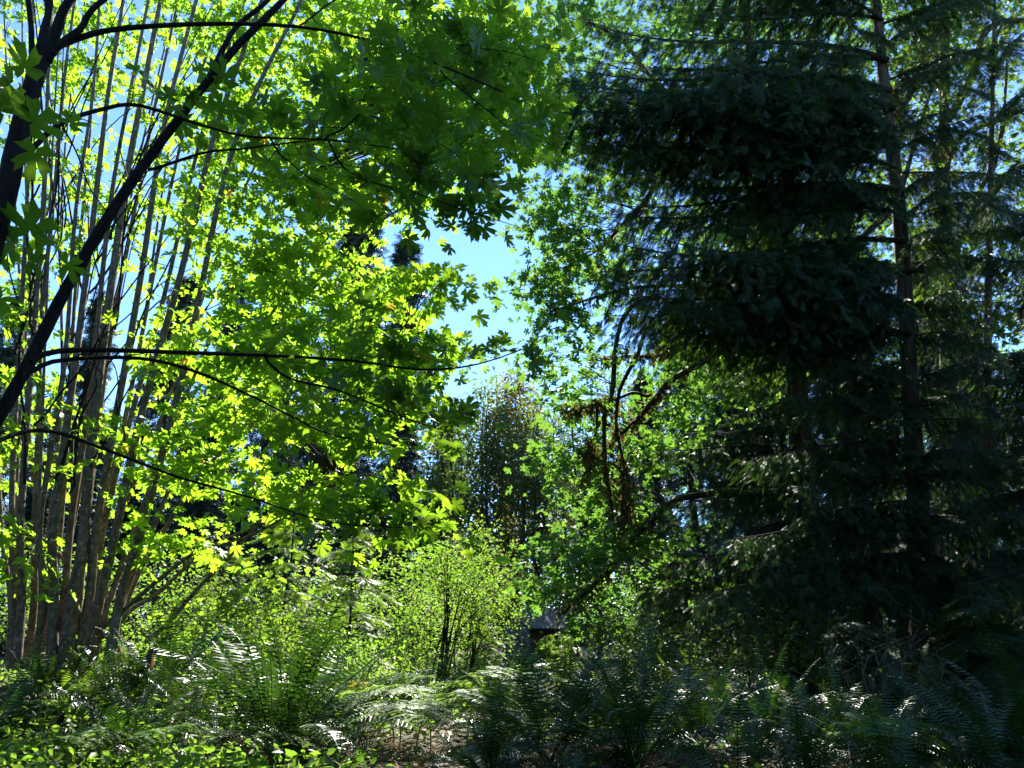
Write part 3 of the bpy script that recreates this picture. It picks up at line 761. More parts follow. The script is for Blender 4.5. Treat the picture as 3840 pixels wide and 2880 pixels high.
def shrub(label, u, Y, h, r, mat='shrub_leaf', n=1500, size=.075, stems=9, lean=0.0, stem_mat='twig', T=OVAL, low=.25, sr=.010, name='shrub', cat='shrub', per=12):
    x = GX(u, Y); z = float(ground_z(x, Y)); b = np.array([x, Y, z])
    t = thing(name, label, cat, b)
    mb = MB(); tips = []
    for k in range(stems):
        a = RNG.uniform(0, 6.28); rr = r * RNG.uniform(.25, 1); hh = h * RNG.uniform(.65, 1)
        e = b + np.array([math.cos(a) * rr + lean * h, math.sin(a) * rr * .8, hh])
        m1 = b + np.array([math.cos(a) * rr * .25 + lean * h * .4, math.sin(a) * rr * .25, hh * .6])
        p = wobble(smooth_path([b + RNG.normal(0, .07, 3) * [1, 1, 0] - UP * .05, m1, e], 14), .03)
        mb.tube(p, np.linspace(sr, sr * .25, 14), 5); tips.append(p[4:])
    tips = np.concatenate(tips)
    nc = max(4, int(n / per))
    q = RNG.normal(0, 1, (nc, 3)); q = nrm(q) * RNG.uniform(.25, 1, (nc, 1)) ** .5
    th = np.arctan2(q[:, 1], q[:, 0]); ph_ = RNG.uniform(0, 6.28, 3)
    q = q * (1 + .30 * np.sin(th * 2 + ph_[0] + q[:, 2] * 2) + .25 * np.sin(q[:, 2] * 5 + th + ph_[1]) + .22 * np.sin(th * 5 + ph_[2]))[:, None] + RNG.normal(0, .10, (nc, 3))
    up_ = RNG.uniform(0, 1, nc) < .10
    q[up_] *= [.9, .9, 1.35]
    c = b + np.array([lean * h * .7, 0, 0]) + q * [r, r * .8, h * (1 - low) / 2] + UP * (h * (low + (1 - low) / 2))
    out = twigs_to(mb, c, tips, sr * .35, 3, rise=.1, seg=5)
    lf = MB(); leaf_cloud(lf, T, c, out, per, .30 * max(r, .6) ** .5, .35, size)
    mb.build('stems', M[stem_mat], t); lf.build('foliage', M[mat], t)
    return t

shrub('leafy shrub with a fan of bare black stems leaning right', 440, 14.5, 3.3, 1.25, 'shrub_leaf', 3000, .085, 18, .22, 'dark_bark', low=.38, sr=.016)
shrub('airy shrub with slanting dark stems nearest the shed', 468, 15.5, 2.3, .7, 'shrub_leaf', 1000, .08, 12, .2, 'dark_bark', low=.45, sr=.018)
shrub('tall pale green shrub between young cedars and black-stemmed shrub', 400, 18, 3.4, 1.4, 'shrub_leaf', 2600, .09)
shrub('rounded shrub behind the maple clump, small sunny leaves', 150, 14, 3.0, 1.5, 'shrub_leaf', 2600, .085)
shrub('shrub with yellow-green leaves at the left edge behind the stems', 20, 15, 3.0, 1.6, 'shrub_leaf', 2200, .10)
shrub('low bright shrub at the foot of the tall young cedar', 325, 12.5, 1.3, .9, 'shrub_leaf', 1300, .075)
shrub('twiggy brown-green shrub left of the tall young cedar', 235, 13, 2.2, 1.1, 'alder_leaf', 1500, .07)
shrub('tall dusky shrub in front of the far alders', 470, 24, 4.5, 1.9, 'alder_leaf', 2600, .12)
shrub('shrub with blue-green leaves right of the shed', 625, 24, 3.4, 1.7, 'maple_leaf_cool', 2000, .13)
shrub('low green shrub in front of the silvery cedar bush', 645, 15, 1.7, 1.1, 'shrub_leaf', 1800, .08)
shrub('salmonberry thicket at the shadow line, dull green leaves', 745, 12, 1.5, 1.2, 'alder_leaf', 1600, .085)
shrub('dark leafy thicket under the hidden cedar trunk', 800, 12.6, 1.8, 1.3, 'maple_leaf_cool', 1500, .085)
shrub('bright shrub behind the big fern, mid height', 365, 11.5, 1.1, .8, 'shrub_leaf', 900, .075)
shrub('bushy growth behind the shed roof', 560, 36, 6.0, 3.2, 'alder_leaf', 2400, .22)
shrub('dull shrub far right of the shed, in shade', 600, 31, 3.6, 2.4, 'conifer', 1800, .18)
shrub('thin shrub between maple clump and yellowish fern', 185, 11.6, 1.2, .8, 'shrub_leaf', 800, .075)

shrub('maple sapling with lime leaves between clump and young cedar', 205, 13.2, 2.0, 1.1, 'maple_leaf', 420, .13, 7, .1, T=MAPLE, name='maple_sapling', cat='sapling', per=7)
shrub('lime-leaved maple sapling in the shade edge under the leaning stems', 255, 15.5, 2.6, 1.3, 'maple_leaf', 520, .13, 7, .05, T=MAPLE, name='maple_sapling', cat='sapling', per=7)
shrub('sunny shrub with small leaves under the lime maple sapling', 262, 12.3, 1.5, 1.0, 'shrub_leaf', 1500, .075)
shrub('tall thin shrub between the two young cedars', 312, 15.8, 3.0, 1.0, 'shrub_leaf', 1500, .085)
shrub('dense shrub at the left of the airy shrub, in full light', 415, 16.2, 2.0, 1.0, 'shrub_leaf', 1900, .08)

# bare dead shrub under the cedars
x0, y0 = GX(865, 9.2), 9.2; z0 = float(ground_z(x0, y0))
t = thing('dead_shrub', 'bare pale dead twigs sticking up in the dark under the cedars', 'shrub', (x0, y0, z0))
mb = MB()
for k in range(9):
    a = np.array([x0 + RNG.normal(0, .3), y0 + RNG.normal(0, .2), z0]); e = a + np.array([RNG.normal(0, .35), RNG.normal(0, .2), RNG.uniform(.8, 1.4)])
    p = wobble(smooth_path([a, (a + e) / 2 + RNG.normal(0, .06, 3), e], 12), .03); mb.tube(p, np.linspace(.009, .003, 12), 5)
    for j in (5, 7, 9):
        mb.tube([p[j], p[j] + np.array([RNG.normal(0, .15), RNG.normal(0, .1), .2]), p[j] + np.array([RNG.normal(0, .3), RNG.normal(0, .1), .4])], [.005, .004, .002], 4)
mb.build('twigs', M['pale_twig'], t)

# ------------------------------------------------------------------ ferns
def frond_pts(L_, el, az, curl, n=22):
    """Arching midrib: starts at elevation el, bends down by curl along its length."""
    s = np.linspace(0, 1, n); ang = el - curl * s ** 1.6
    dx = np.cumsum(np.cos(ang)) / n * L_; dz = np.cumsum(np.sin(ang)) / n * L_
    return np.stack([dx * math.cos(az), dx * math.sin(az), dz], -1)

def frond(mb, L_, el, az, curl, width, pairs=40, bw=.40, origin=(0, 0, 0)):
    P0 = frond_pts(L_, el, az, curl, 40) + np.asarray(origin)
    P0 = P0 + smooth_path(RNG.normal(0, .02, (4, 3)) * np.linspace(0, 1, 4)[:, None], 40)
    T = nrm(np.gradient(P0, axis=0))
    roll = RNG.normal(0, .35)
    side0 = np.array([-math.sin(az), math.cos(az), 0])
    nr = nrm(np.cross(T, side0)); side = nrm(side0 * math.cos(roll) + nr * math.sin(roll)); nr = np.cross(side, T) * -1
    nr = nrm(np.cross(T, side))
    mb.tube(P0[::3], np.linspace(.005, .002, len(P0[::3])), 3)
    tt = np.linspace(.16, .99, pairs)
    idx = np.minimum((tt * 39).astype(int), 38); fr = (tt * 39 - idx)[:, None]
    pos = P0[idx] * (1 - fr) + P0[idx + 1] * fr
    prof = np.minimum(1, (tt - .08) * 3.2) * (1 - ((tt - .35) / .66).clip(0, 1) ** 2.0) ** .8
    l = width * (.12 + .88 * prof) * RNG.uniform(.88, 1.08, pairs)
    for s in (-1, 1):
        d = side[idx] * s + T[idx] * .28 - nr[idx] * .12 + RNG.normal(0, .06, (pairs, 3))
        n_ = nr[idx] + RNG.normal(0, .18, (pairs, 3))
        Tm = (np.array([[-bw * .35, 0, 0], [bw * .45, .02, 0], [bw * .30, .55, -.02], [0, 1, -.08], [-bw * .22, .5, -.02]]) * [.42, 1, 1], np.array([[0, 1, 2, 3, 4]]))
        # pinna width set by its spacing, not by its length
        mb.stamp(Tm, pos, d, n_, l)

def fern_meshes(k, n, L_, upright, dead=3, mat='fern'):
    mb, db = MB(), MB()
    for i in range(n):
        az = i * 2.399 + RNG.normal(0, .2); f = (i + .5) / n
        el = math.radians(np.interp(f, [0, 1], [86, 86 - upright])) + RNG.normal(0, .07)
        bent = RNG.uniform() < .16
        frond(mb, L_ * RNG.uniform(.6, 1.12), el - (.35 if bent else 0), az, (RNG.uniform(.45, 1.3) + (.9 if bent else 0)) * (.6 + f), L_ * .105, 30, origin=(RNG.normal(0, .04), RNG.normal(0, .04), 0))
    for i in range(dead):
        frond(db, L_ * RNG.uniform(.6, .85), RNG.uniform(.3, .8), RNG.uniform(0, 6.28), 1.6, L_ * .075, 24)
    return mb.mesh('fern fronds', M[mat]), (db.mesh('fern dead fronds', M['fern_dead']) if dead else None)

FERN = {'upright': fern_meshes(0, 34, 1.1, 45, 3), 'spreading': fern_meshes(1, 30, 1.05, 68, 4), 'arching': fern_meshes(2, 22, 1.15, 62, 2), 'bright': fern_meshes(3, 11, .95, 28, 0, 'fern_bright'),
        'dense': fern_meshes(4, 52, 1.1, 56, 5)}

def fern(label, u, Y, s, kind, group=None):
    x = GX(u, Y); loc = (x, Y, float(ground_z(x, Y)) - .02)
    t = thing('sword_fern', label, 'fern', loc, group)
    t.rotation_euler = (RNG.normal(0, .06), RNG.normal(0, .06), RNG.uniform(0, 6.28)); t.scale = (s,) * 3
    f, d = FERN[kind]
    inst('fronds', f, t)
    if d: inst('dead_fronds', d, t)
    return t

fern('largest sword fern, tall dark upright fronds left of the bracken', 286, 8.6, 1.9, 'dense')
fern('second large fern growing just behind the largest one', 345, 10.4, 1.35, 'upright')
fern('big fern with yellowing tall fronds below the maple clump', 172, 9.9, 1.55, 'upright')
fern('dark fern in front of the yellowing tall one', 128, 9.2, 1.25, 'spreading')
fern('grey arching fern under the stump at the left edge', 14, 8.6, 1.1, 'arching')
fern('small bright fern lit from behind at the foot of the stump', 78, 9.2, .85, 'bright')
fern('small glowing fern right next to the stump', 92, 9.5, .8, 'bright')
fern('fern with upright dark fronds in front of the black-stemmed shrub', 408, 12.6, 1.1, 'upright')
fern('sunlit fern between largest fern and yellowing fern', 228, 10.6, 1.05, 'spreading')
fern('silvery arching fern nearest the bottom middle', 548, 7.9, 1.4, 'arching')
fern('broad grey-green fern right of the silvery arching one', 630, 8.0, 1.5, 'dense')
fern('fern behind the broad grey-green fern, glinting fronds', 590, 9.6, 1.15, 'spreading')
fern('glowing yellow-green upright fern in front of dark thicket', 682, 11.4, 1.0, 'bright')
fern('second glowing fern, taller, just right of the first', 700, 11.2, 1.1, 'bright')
fern('dark fern below the two glowing ferns', 690, 9.0, 1.15, 'dense')
fern('fern with curved frond tips right of bottom middle', 735, 7.2, 1.2, 'arching')
fern('shadowed fern at the bottom, right of the curved-tip fern', 790, 7.0, 1.15, 'spreading')
fern('shadowed fern with one tall upright frond by dead twigs', 872, 7.7, 1.2, 'upright')
fern('shadowed fern below the dead twigs', 830, 8.3, 1.1, 'dense')
fern('very dark fern in front of the pale trunk base', 925, 8.8, 1.2, 'spreading')
fern('very dark fern in the bottom right corner', 985, 6.6, 1.2, 'arching')
fern('very dark large fern at the right edge', 1010, 7.8, 1.35, 'dense')
fern('shadowed fern between the trunk fern and the corner fern', 945, 7.2, 1.15, 'spreading')
fern('shadowed low fern along the bottom edge', 870, 6.3, 1.0, 'spreading')
fern('shadowed fern on the shadow line beside the salmonberry', 760, 9.6, 1.1, 'dense')
fern('fern in dappled light left of the salmonberry', 720, 10.6, 1.0, 'spreading')
fern('pale sunlit fern in front of the shed door', 520, 21, 1.1, 'spreading')
young_cedar('feathery sapling half covering the open side of the shed', 549, 27, 1.35, .55, 'cedar_young', 220)
fern('feathery pale fern right of the shed', 590, 19, 1.3, 'arching')
fern('sunlit fern below the shed wall', 560, 16, 1.1, 'spreading')
fern('bright fern in the clearing middle', 530, 13.4, 1.05, 'arching')
fern('mixed light fern beneath the low green shrub', 615, 12.4, 1.15, 'arching')
fern('fern beneath the low green shrub, nearer the glowing ferns', 650, 12.6, 1.1, 'spreading')
fern('pale fern beside the small bushy cedar', 470, 16.5, 1.1, 'spreading')
fern('fern peeking out right of the black stems', 500, 11.5, .95, 'spreading')
fern('low fern in shade of the largest fern', 235, 8.5, .85, 'spreading')
fern('ragged small fern on the mound under the stump', 45, 9.4, .9, 'spreading')
fern('tiny far fern left of the clearing', 430, 18, 1.0, 'spreading')
fern('dark fern beside the very dark trunk-base fern', 890, 10.2, 1.1, 'dense')
fern('last dim fern before the dark cedar foot', 990, 9.8, 1.1, 'dense')


fern('fern filling the clearing between black-stemmed shrub and the bracken', 455, 13.2, 1.15, 'spreading')
fern('fern in front of the airy slanting shrub', 485, 14.2, 1.2, 'dense')
fern('fern in the sunny gap right of the bracken patch', 505, 10.2, 1.1, 'spreading')
fern('fern right of the rust-brown withered fern, bottom middle', 490, 7.6, 1.1, 'spreading')
fern('sunlit fern under the pale green shrub', 390, 15.5, 1.2, 'spreading')
fern('half-shaded fern between the silvery one and the glowing pair', 575, 11.8, 1.2, 'dense')
fern('fern left of the low bright shrub', 300, 12.0, 1.2, 'upright')
fern('low fern under the yellowing tall fronds', 205, 9.2, 1.0, 'spreading')


def bracken_mesh(mat, pairs=11, size=.9):
    """One stalk with a wide flat three-part frond, pinnae cut into leaflets."""
    mb = MB()
    stalk = smooth_path([[0, 0, 0], [.03, 0, .17], [.12, 0, .30], [.3, 0, .36]], 12); mb.tube(stalk, np.linspace(.006, .003, 12), 4)
    def pinna(p, d, up, L_, n):
        q = np.linspace(.08, .98, n)
        side = nrm(np.cross(d, up))
        ax = p + d * (q * L_)[:, None] - up * (.16 * L_ * q ** 2)[:, None]
        l = L_ * .24 * (1 - q * .85)
        for s in (-1, 1):
            mb.stamp((KITE[0] * [1.0, 1, 1], KITE[1]), ax, side * s + d * .35 - up * .1 + RNG.normal(0, .06, (n, 3)), up + RNG.normal(0, .15, (n, 3)), l)
        mb.tube(np.vstack([p, ax]), .0018, 3)
    n = pairs
    rach = smooth_path([stalk[-1], [.55 * size + .1, .02, .39], [.9 * size, 0, .35], [1.15 * size, .02, .25]], n + 1)
    mb.tube(rach, np.linspace(.003, .001, n + 1), 4)
    T = nrm(np.gradient(rach, axis=0))
    for i in range(n):
        f = i / n; L_ = size * (.50 * (1 - f) ** .8 + .03)
        for s in (-1, 1):
            up = nrm(np.array([.15, 0, 1]) + RNG.normal(0, .1, 3))
            d = nrm(T[i] * .55 + np.array([0, s, 0]) + UP * .02); d = nrm(d - up * d.dot(up))
            pinna(rach[i], d, up, L_, 16)
    return mb.mesh('bracken frond', M[mat])

BRK = [bracken_mesh('bracken'), bracken_mesh('bracken', 10, .8), bracken_mesh('bracken_yellow', 9, .75)]
def bracken(label, u, Y, s, rz, k=0, dz=0):
    x = GX(u, Y); t = thing('bracken', label, 'fern', (x, Y, float(ground_z(x, Y)) + dz)); t.scale = (s,) * 3; t.rotation_euler = (0, RNG.normal(0, .08), rz)
    inst('frond', BRK[k], t)
bracken('wide pale bracken frond arching left, right beside the largest fern', 400, 9.4, 1.78, 3.0)
bracken('pale bracken frond spreading right of the wide one', 420, 9.2, 1.78, .2)
bracken('bright bracken frond pointing toward the viewer', 405, 8.8, 1.55, -1.4)
bracken('yellow bracken frond above the pale ones', 405, 10.2, 1.71, 2.7, 2)
bracken('long bracken frond behind the yellow one', 440, 10.8, 1.86, .4, 1)
bracken('bracken frond at the right end of the pale patch', 470, 9.8, 1.71, -.3, 1)
bracken('small bracken by the brown withered fern', 455, 8.6, 1.40, .9, 1)
bracken('bracken lying low across the bottom left, long frond', 215, 7.6, 1.15, .3)
bracken('bracken frond at the bottom under the largest fern', 260, 7.4, 1.15, 2.9, 1)
bracken('bracken tip at the bottom, left quarter', 120, 7.3, 1.15, .2)
bracken('bracken frond in the bottom left corner', 40, 7.1, 1.15, .5, 1)
bracken('bracken half hidden in herbs at the left', 100, 8.4, 1.15, 2.8, 1)
bracken('pale bracken near the clearing middle', 510, 11.0, 1.71, 2.6)
bracken('bracken in the clearing behind the silvery fern', 545, 10.8, 1.55, .5, 1)
bracken('bracken frond left of the dappled fern', 360, 9.9, 1.55, -.8)
bracken('dim bracken low in the shade at the bottom right', 800, 6.6, 1.55, .4, 1)

bracken('broad pale bracken frond in the middle of the sunny patch', 435, 9.0, 1.7, 2.2)
bracken('bracken frond at the front of the sunny patch, drooping tip', 380, 8.2, 1.4, -.9, 1)
bracken('bracken frond overlapping the silvery arching fern', 515, 9.2, 1.5, 2.9, 1)
bracken('bracken frond beyond the sunny patch by the black stems', 460, 12.0, 1.6, 3.4)
bracken('bracken frond between the path herbs and the far ferns', 490, 13.0, 1.6, .2, 1)
bracken('pale bracken frond below the shed', 555, 14.0, 1.6, 2.7)
bracken('low bracken frond beside the rust-brown withered fern', 440, 7.6, 1.2, .1, 1)
# withered ferns
WF = MB()
for i in range(9):
    frond(WF, .6, RNG.uniform(.4, 1.2), i * .8, 1.9, .06, 28)
wm = WF.mesh('withered fronds', M['fern_dead'])
for lab, u, Y, s in (('rust-brown withered fern in the bottom middle', 420, 7.9, 1.1), ('reddish dead fronds at the edge of the bracken', 478, 9.2, .8), ('brown withered fern at the foot of the largest fern', 330, 8.3, .9),
                     ('small reddish dead fern in the left herbs', 195, 8.0, .7)):
    x = GX(u, Y); t = thing('withered_fern', lab, 'fern', (x, Y, float(ground_z(x, Y)))); t.scale = (s,) * 3; inst('fronds', wm, t)

# fallen sticks
for lab, a, b, r in (('grey fallen branch lying below the stump', (-8, 700, 8.6), (95, 668, 9.6), .03), ('bleached stick on the litter near the brown fern', (372, 765, 7.6), (408, 742, 8.0), .018),
                     ('short broken stick under the stump', (0, 690, 9.0), (60, 690, 8.8), .02)):
    pa, pb_ = P(*a), P(*b)
    for q in (pa, pb_): q[2] = ground_z(q[0], q[1]) + .12
    mb = MB(); mb.tube(wobble(smooth_path([pa, (pa + pb_) / 2 + UP * .03, pb_], 12), .02), np.linspace(r, r * .5, 12), 7, .1)
    o = mb.build('fallen_branch', M['pale_twig'], None, origin=tuple(pa)); o['label'] = lab; o['category'] = 'branch'

fern('old dark fern in front of the largest one, half its fronds drooping', 318, 8.3, 1.1, 'arching')
fern('low dark fern at the front left, in the herbs', 150, 8.0, 1.0, 'dense')

# ground cover and litter (uncountable)
n = 20000
yy = 5.5 + 20 * RNG.uniform(0, 1, n) ** 1.5; xx = RNG.uniform(-.80, .75, n) * yy
cl = -1.8 * np.exp(-((xx + 2.6) ** 2 + (yy - 8.4) ** 2) / 1.2) + np.sin(xx * 1.1 + .5) + np.sin(yy * 1.4 + xx * .4) + np.where(xx < -1.2, 1.2, 0) + RNG.normal(0, .45, n)
k = (cl > .55) & (RNG.uniform(0, 1, n) < np.where(xx < -1.0, .75, .4)); xx, yy = xx[k], yy[k]
mb = MB(); zz = ground_z(xx, yy) + RNG.uniform(.03, .45, len(xx)) * np.where(xx < -1, 1, .7)
ctr = np.stack([xx, yy, zz], -1)
leaf_cloud(mb, OVAL, ctr, nrm(RNG.normal(0, 1, (len(xx), 3))), 4, .11, .35, .10, droop=.1)
gc = mb.build('ground_cover', M['herb']); gc['kind'] = 'stuff'; gc['label'] = 'low leafy herbs covering the forest floor'
n = 26000
yy = 5 + 22 * RNG.uniform(0, 1, n) ** 1.6; xx = RNG.uniform(-.85, .85, n) * yy
mb = MB(); mb.stamp(KITE, np.stack([xx, yy, ground_z(xx, yy) + RNG.uniform(.01, .06, n)], -1), RNG.normal(0, 1, (n, 3)) * [1, 1, .3], UP + RNG.normal(0, .35, (n, 3)), RNG.uniform(.05, .15, n))
lt = mb.build('leaf_litter', M['litter']); lt['kind'] = 'stuff'; lt['label'] = 'brown fallen leaves on the ground'

# ------------------------------------------------------------------ shed
def flat_mat(name, c, rough=.8, metal=0, sc=8, var=.5):
    m, N, L, pb = nt(name)
    tc = N.new('ShaderNodeTexCoord'); mp = N.new('ShaderNodeMapping'); mp.inputs['Scale'].default_value = (sc, sc, sc * .15); L.new(tc.outputs['Object'], mp.inputs[0])
    no = N.new('ShaderNodeTexNoise'); no.inputs['Detail'].default_value = 6; no.inputs['Scale'].default_value = 1; L.new(mp.outputs[0], no.inputs[0])
    rp = N.new('ShaderNodeValToRGB'); rp.color_ramp.elements[0].position = .3; rp.color_ramp.elements[1].position = .7
    rp.color_ramp.elements[0].color = rgb([q * (1 - var) for q in c]); rp.color_ramp.elements[1].color = rgb([q * (1 + var * .6) for q in c])
    L.new(no.outputs[0], rp.inputs[0]); L.new(rp.outputs[0], pb.inputs['Base Color'])
    pb.inputs['Roughness'].default_value = rough; pb.inputs['Metallic'].default_value = metal
    return m
M['grey_wood'] = flat_mat('weathered grey boards', (.10, .09, .075)); M['brown_wood'] = flat_mat('brown boards', (.075, .045, .024))
M['tin'] = flat_mat('weathered roof tin', (.13, .115, .095), .75, 0, 3); M['frame_wood'] = flat_mat('pale frame timber', (.20, .19, .17)); M['dark_in'] = flat_mat('dim interior', (.03, .025, .02))
sy = 31.0; sx = GX(541, sy); sz = float(ground_z(sx, sy))
shed = thing('shed', 'small weathered shed with a ridged tin roof, half hidden by foliage', 'shed', (sx, sy, sz - .05))
shed.rotation_euler = (0, 0, math.radians(32))
wl, dl, hl = 2.5, 2.0, 1.62     # long side faces the camera, gable at the left
def part(name, mat, fn, parent=shed):
    mb = MB(); fn(mb); return mb.build(name, M[mat], parent, origin=(0, 0, 0))
def siding(mb):
    n = 15
    for i in range(n):
        a = -wl / 2 + wl * i / n
        if not (-.1 < a < .95):
            mb.box((a + .005, -dl / 2, 0), (a + wl / n - .005, -dl / 2 + .03, hl))
    mb.box((-wl / 2, dl / 2 - .03, 0), (wl / 2, dl / 2, hl))
part('front_wall', 'brown_wood', siding)
def gable(mb):
    n = 12
    for i in range(n):
        a = -dl / 2 + .04 + (dl - .08) * i / n; b = a + (dl - .08) / n - .01
        h = hl + .55 * (1 - abs((a + b) / 2) / (dl / 2))
        if not (-.55 < (a + b) / 2 < .35): mb.box((-wl / 2 - .03, a, 0), (-wl / 2, b, h))
        else: mb.box((-wl / 2 - .03, a, 1.55), (-wl / 2, b, h))
part('gable_wall', 'grey_wood', gable)
part('gable_wall', 'brown_wood', lambda mb: mb.box((wl / 2, -dl / 2 + .04, 0), (wl / 2 + .03, dl / 2 - .04, hl + .1)))
def door(mb):
    for i in range(5): mb.box((-wl / 2 - .05, -.55 + i * .17, .05), (-wl / 2 - .02, -.40 + i * .17, 1.50))
dr = part('door', 'grey_wood', door); part('door_rail', 'frame_wood', lambda mb: (mb.box((-wl / 2 - .08, -.55, .4), (-wl / 2 - .052, .28, .52)), mb.box((-wl / 2 - .08, -.55, 1.2), (-wl / 2 - .052, .28, 1.32))), dr)
part('door_frame', 'frame_wood', lambda mb: (mb.box((-wl / 2 - .09, -.70, 0), (-wl / 2 - .035, -.58, 1.64)), mb.box((-wl / 2 - .09, .33, 0), (-wl / 2 - .035, .45, 1.64)), mb.box((-wl / 2 - .09, -.575, 1.52), (-wl / 2 - .035, .325, 1.63))))
part('corner_post', 'frame_wood', lambda mb: mb.box((-wl / 2 - .10, -dl / 2 - .06, 0), (-wl / 2 + .03, -dl / 2 - .002, hl + .05)))
part('floor', 'dark_in', lambda mb: mb.box((-wl / 2 + .05, -dl / 2 + .05, 0), (wl / 2 - .05, dl / 2 - .05, .06)))
def roof(mb):
    for s in (-1, 1):
        n = 24; ov = .3
        q = np.linspace(-wl / 2 - ov, wl / 2 + ov, n * 4 + 1); rip = .022 * np.where(np.arange(n * 4 + 1) % 4 < 2, 1, -1)
        for off, fl in ((0, 1), (-.02, -1)):
            a = np.stack([q, np.full_like(q, 0.0), hl + .62 + rip + off], -1); b = np.stack([q, np.full_like(q, s * (dl / 2 + .35)), hl - .14 + rip + off], -1)
            k = len(q); i = np.arange(k - 1)
            mb.add(np.vstack([a, b]), np.stack([i, i + 1, i + k + 1, i + k], -1))
part('roof', 'tin', roof)

# ------------------------------------------------------------------ background trees
def alder(label, u, Y, h, r, leafm='alder_leaf', n=5200, size=.26, stems=3, group='alders beyond the shed', low=.3, lean=0):
    x = GX(u, Y); b = np.array([x, Y, float(ground_z(x, Y))])
    t = thing('alder_tree', label, 'tree', b)
    pts = []; mb = MB()
    for k in range(stems):
        e = b + np.array([RNG.normal(0, r * .4) + lean, RNG.normal(0, r * .4), h * RNG.uniform(.85, .98)])
        p = wobble(smooth_path([b + RNG.normal(0, .25, 3) * [1, 1, 0], b * .5 + e * .5 + RNG.normal(0, .2, 3), e], 24), .10); mb.tube(p, np.linspace(.13, .03, 24), 7, .05); pts.append(p[7:])
    A_ = np.concatenate(pts)
    nc = n // 18; q = nrm(RNG.normal(0, 1, (nc, 3))) * RNG.uniform(0, 1, (nc, 1)) ** .4
    c = b + q * [r * .75, r * .75, h * (1 - low) / 2] + UP * h * (low + (1 - low) / 2)
    out = twigs_to(mb, c, A_, .014, 3, up=.5, seg=6)
    lf = MB(); leaf_cloud(lf, OVAL, c, out, 18, .55, .5, size * 1.0, jit=.6)
    mb.build('trunk', M['grey_trunk'], t); lf.build('foliage', M[leafm], t)

alder('tall slim alder with an olive crown in the gap below the sky', 478, 40, 15.5, 2.4, n=8000, size=.25, stems=4, low=.2)
alder('alder with yellowish top right under the sky gap', 516, 42, 17.6, 2.5, 'alder_olive', 8000, .25, 4, low=.35)
alder('alder with dark parallel trunks left of the hanging maple leaves', 537, 38, 14.0, 2.0, n=5200, size=.23, stems=4)
alder('shorter alder in front of dark conifers left of the slim one', 440, 44, 15.5, 2.8, n=6500, size=.24)
alder('alder half hidden behind the hanging maple leaves', 575, 44, 16.5, 3.2, n=6500, size=.22)
alder('alder far back behind the mossy maple', 640, 46, 19, 4.0, n=5200)
alder('broad tree behind the right-hand cedars', 760, 42, 20, 5.5, 'maple_leaf_cool', 8000, .3)
alder('broad tree behind the upper right maple', 930, 40, 20, 6, 'maple_leaf_cool', 8000, .3)
alder('tree at far right behind everything', 1060, 38, 17, 5, 'maple_leaf_cool', 6000, .3)

def conifer_mesh(h, r, n, bare=.1):
    mb, tk = MB(), MB()
    tk.tube(np.stack([np.zeros(14), np.zeros(14), np.linspace(0, h, 14)], -1) + RNG.normal(0, .03, (14, 3)), np.linspace(.32, .03, 14), 8, .05)
    nb = n // 16
    f = bare + (1 - bare) * RNG.uniform(0, 1, nb) ** .85
    for k in range(nb):
        an = RNG.uniform(0, 6.28); l = (r * (1 - f[k]) ** .7 + .25) * RNG.uniform(.65, 1.2)
        d = np.array([math.cos(an), math.sin(an), 0]); a = np.array([0, 0, f[k] * h])
        q = RNG.uniform(.12, 1, 16)
        pos = a + d * l * q[:, None] + UP * (l * (.12 * q - .45 * q ** 2))[:, None] + RNG.normal(0, .12, (16, 3))
        mb.stamp(SPRAY_LO, pos, d * .6 + RNG.normal(0, .45, (16, 3)) - UP * .55, UP + RNG.normal(0, .5, (16, 3)), RNG.uniform(.35, .75, 16))
        if k % 3 == 0: tk.tube([a, a + d * l * .5, a + d * l - UP * l * .25], [.03, .02, .008], 3)
    return tk.mesh('conifer trunk', M['grey_trunk']), mb.mesh('conifer foliage', M['conifer'])
CON = [conifer_mesh(22, 3.2, 5200), conifer_mesh(22, 2.6, 4200, .05), conifer_mesh(22, 3.8, 6000, .02)]
def conifer(label, u, Y, h, k, w=1.0):
    x = GX(u, Y); t = thing('conifer_tree', label, 'tree', (x, Y, float(ground_z(x, Y))), 'conifers beyond the clearing')
    t.scale = (w * h / 22, w * h / 22, h / 22); t.rotation_euler = (0, 0, RNG.uniform(0, 6.28))
    tk, f = CON[k]; inst('trunk', tk, t); inst('foliage', f, t)
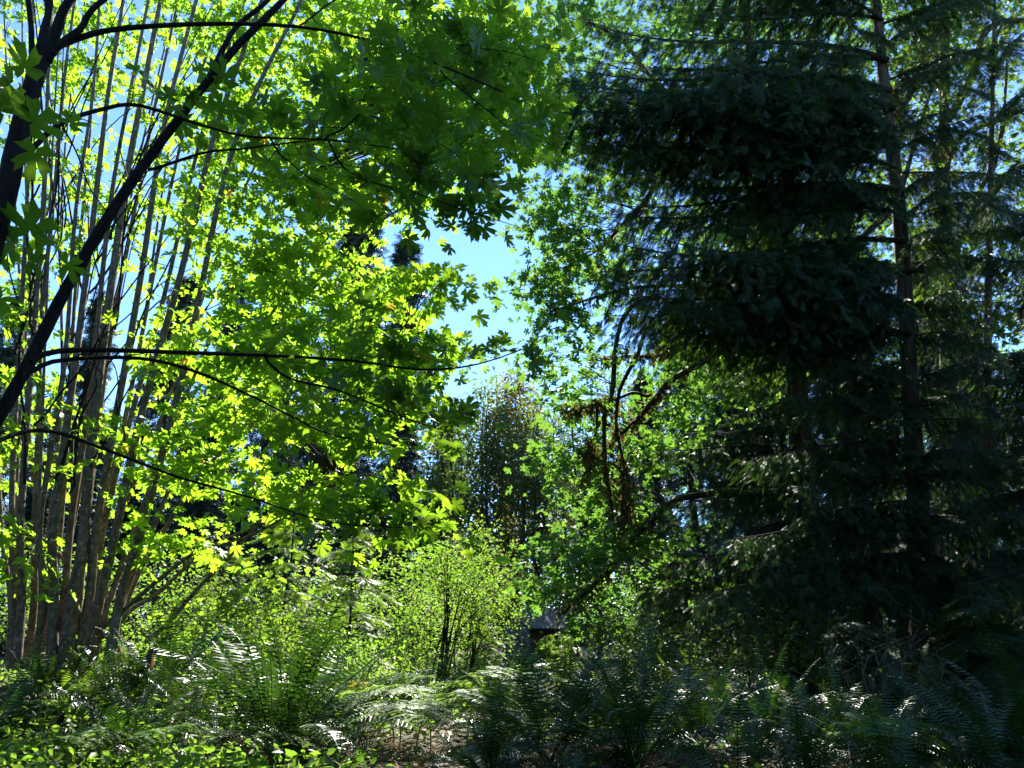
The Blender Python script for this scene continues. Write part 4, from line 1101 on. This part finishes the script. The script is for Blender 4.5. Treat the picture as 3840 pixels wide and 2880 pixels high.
for a in [('dark conifer with sky through its top, behind the leftmost maple stems', 30, 54, 28.5, 1), ('conifer behind the middle of the maple clump stems', 125, 58, 32.0, 0), ('thin conifer seen between the leaning maple stems', 185, 55, 30.7, 1),
          ('dense dark conifer left of the tallest background conifer', 240, 57, 34.1, 2), ('tallest background conifer, behind the bright maple leaves', 330, 60, 41.9, 0), ('dark conifer whose top stands against the sky gap', 385, 58, 36.2, 1),
          ('low broad conifer in deep shade behind the young cedars', 300, 36, 13, 2), ('low dark conifer behind the pale green shrub', 395, 38, 13.5, 2), ('broad dark conifer behind the rounded shrub', 180, 35, 13, 2),
          ('dark conifer low at far left', 60, 34, 11, 2), ('conifer at the left edge of the view', -60, 54, 30.2, 0), ('dim conifer behind the hanging moss', 660, 32, 13, 2), ('dim conifer deep behind the dark cedars', 760, 28, 15, 2),
          ('dim conifer far behind the pale cedar trunk', 880, 27, 16, 2), ('dim conifer behind the right edge cedar', 1000, 25, 15, 2), ('dark conifer left of the far alders', 440, 48, 16, 0), ('dim conifer right behind the shed', 600, 40, 12, 2), ('tall dim conifer behind the pale cedar trunk, upper right', 905, 30, 22, 2), ('tall dim conifer behind the mossy maple trunk', 810, 32, 23, 2), ('tall dim conifer behind the hanging moss and limb', 705, 36, 19, 2), ('tall dim conifer at the far right, behind the edge cedar', 1015, 29, 19, 2), ('low dark conifer closing the gap between young cedars', 262, 42, 9, 2, 1.6), ('low dark conifer far behind the lime sapling', 215, 46, 10, 2, 1.6), ('low dark conifer behind the two young cedars, to their right', 338, 44, 9.5, 2, 1.6),
          ('low dark conifer behind the leafy fan shrub', 425, 45, 8.5, 2, 1.6), ('low dark conifer far behind the left edge stems', 5, 44, 10, 2, 1.6), ('low dark conifer far behind the maple stump', 105, 45, 10, 2, 1.6), ('low dark conifer under the tallest background conifer', 375, 50, 10, 2, 1.6),
          ('low dark conifer among the far alders', 480, 52, 10, 2, 1.4), ('low dim conifer right of the hanging branches', 655, 44, 9, 2, 1.5), ('small dark conifer behind the shed gable', 505, 50, 12, 2)]:
    conifer(*a)

# far wood reading as one mass, plus unseen wood behind the camera
mb = MB(); n = 46000
an = RNG.uniform(-math.pi, math.pi, n); front = np.abs(an) < 1.0
rr = np.where(front, RNG.uniform(62, 80, n), np.where(np.abs(an) < 1.5, RNG.uniform(30, 60, n), RNG.uniform(17, 32, n)))  # nearer ring out of view, added to block sky light from behind
xx = rr * np.sin(an); yy = rr * np.cos(an)
top = np.where(front, 15 + 4 * np.sin(an * 17) + 2.5 * np.sin(an * 41 + 1), 12 + 3 * np.sin(an * 11))
top = np.where((an > -.06) & (an < .06), top * .62, top)
zz = ground_z(xx, yy) + top * RNG.uniform(0, 1, n) ** .8
mb.stamp(SPRAY_LO, np.stack([xx, yy, zz], -1), RNG.normal(0, .6, (n, 3)) - UP * .6, RNG.normal(0, 1, (n, 3)) + UP * .6, RNG.uniform(1.0, 2.2, n))
fw = mb.build('far_and_unseen_woodland', M['conifer']); fw['kind'] = 'stuff'; fw['label'] = 'distant dark woodland closing the view, and an unseen ring behind the camera'
